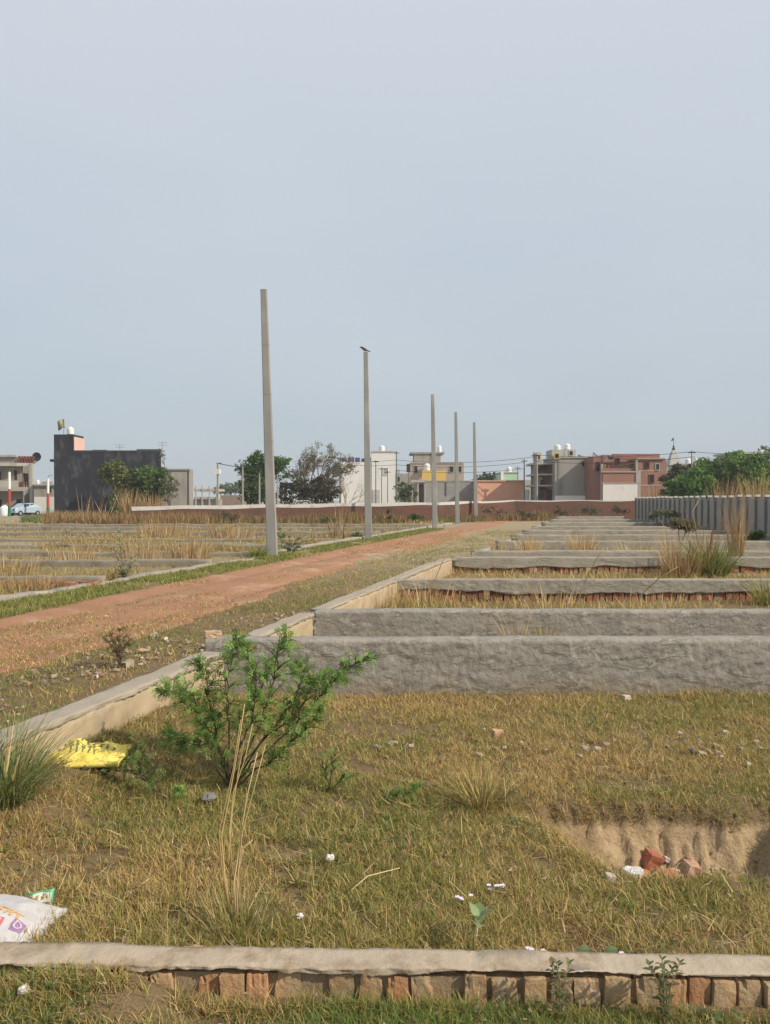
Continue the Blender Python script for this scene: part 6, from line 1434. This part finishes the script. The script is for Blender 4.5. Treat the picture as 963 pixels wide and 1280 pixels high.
tree(985, 72, 'green tree outside the right edge, its crown just reaching in', [(980, 588, 16, 14), (990, 600, 20, 18), (985, 616, 24, 10)], 4000, .13, TG * 1.25, 1.8, .14, fs=1.3)
tree(962, 120, 'pale green distant tree top above the right edge trees', [(960, 568, 9, 11), (970, 574, 12, 14), (965, 588, 14, 14)], 1300, .2, TO * 1.2, 4, .15, fs=.9)
tree(838, 100, 'small distant tree between the temple and the bright green tree', [(884, 583, 10, 6), (876, 588, 10, 7), (893, 584, 8, 6)], 1200, .18, TG, 2.4, .12, fs=1)
# weeds at the fence foot and before the compound wall
def shrub(px_, py_, Y, label, lob, n, size, pal, fs=2.5):
    p = P(px_, py_, Y); t = empty('low_shrub', (p.x, Y, float(gz(p.x, Y))), label, 'shrub', 'low shrubs by the walls'); m = MB(); k = Y / F; L3 = []
    for a, b, rx, ry in lob:
        c_ = P(a, b, Y); L3.append((c_.x, Y, c_.z, rx * k, rx * k * .8, ry * k)); m.tube([t.location - Vector((0, 0, .05)), t.location.lerp(c_, .6) + Vector((0, .02, .03)), c_], [.02, .014, .006], 5)
    m.build('stems', M_bark, t); leafcloud(L3, n, size, pal, t, 'foliage', .38, fs)
shrub(946, 678, 26.5, 'dark green weeds at the foot of the precast fence', [(946, 668, 10, 6), (938, 672, 7, 5)], 900, .045, TG * 1.3)
shrub(828, 648, 40, 'spreading pale green shrub at the far end of the precast fence', [(826, 640, 14, 4), (840, 643, 12, 5), (815, 645, 8, 4)], 900, .06, GREY_G * .8)
shrub(850, 668, 25, 'dry brown shrub before the precast fence', [(848, 655, 14, 8), (862, 658, 12, 8)], 900, .05, np.array([(.17, .13, .08), (.21, .17, .1), (.13, .12, .06)]))
shrub(486, 650, 50, 'dark upright shrub at the foot of the compound wall', [(487, 643, 4, 7)], 260, .07, np.array([(.10, .075, .06), (.07, .06, .04)]))
shrub(615, 648, 55, 'dry tangled shrub before the compound wall right of the last pole', [(612, 637, 12, 5), (626, 641, 10, 5)], 700, .08, np.array([(.24, .16, .10), (.16, .12, .08), (.12, .10, .06)]))
shrub(352, 672, 24.5, 'low green weed between the tallest pole and the grey leaved bush', [(352, 668, 6, 4)], 200, .05, TG * 1.4)
shrub(450, 673, 31, 'low green weeds just left of the second pole', [(446, 669, 8, 4), (436, 671, 5, 3)], 320, .05, TG * 1.5)

BRW = np.array([(.15, .105, .065), (.10, .08, .05), (.19, .14, .08)])
for px_, py_, Y, lab, lob, pal_ in ((655, 648, 58, 'dry brown shrub before the compound wall below the dark wire post', [(652, 641, 8, 5), (662, 643, 7, 4)], BRW), (700, 646, 60, 'brown shrub before the compound wall below the bare grey house', [(698, 638, 7, 6), (706, 641, 6, 4)], BRW),
        (735, 645, 61, 'olive shrub before the compound wall left of the brick house', [(733, 637, 9, 5), (743, 639, 8, 5)], np.array([(.12, .11, .06), (.16, .13, .08)])), (775, 644, 61, 'dark dry shrub before the compound wall under the brick house', [(772, 637, 8, 5), (782, 639, 7, 4)], BRW * .8),
        (410, 655, 51, 'low dark weed clump before the compound wall left of the second pole', [(408, 649, 8, 4), (418, 651, 7, 3)], TG), (520, 652, 53, 'low green weed clump before the compound wall near the third pole', [(518, 646, 9, 4), (530, 648, 7, 3)], TG * 1.2), (285, 655, 50, 'brown brushy shrub before the compound wall below the lamp post', [(282, 645, 9, 7), (292, 648, 8, 5)], BRW)):
    shrub(px_, py_, Y, lab, lob, 520, .075, pal_)
# ------------------------------------------------------------------ the hazy air
m = MB(); m.box(-4500, 4500, -600, 4600, -2, 22)
air = bpy.data.materials.new('air'); air.use_nodes = True; n_ = air.node_tree
n_.nodes.remove(n_.nodes['Principled BSDF']); v_ = n_.nodes.new('ShaderNodeVolumePrincipled'); v_.inputs['Density'].default_value = .0006; v_.inputs['Color'].default_value = (.86, .91, 1, 1)
n_.links.new(v_.outputs[0], n_.nodes['Material Output'].inputs['Volume']); tag(m.build('haze', air), kind='stuff')
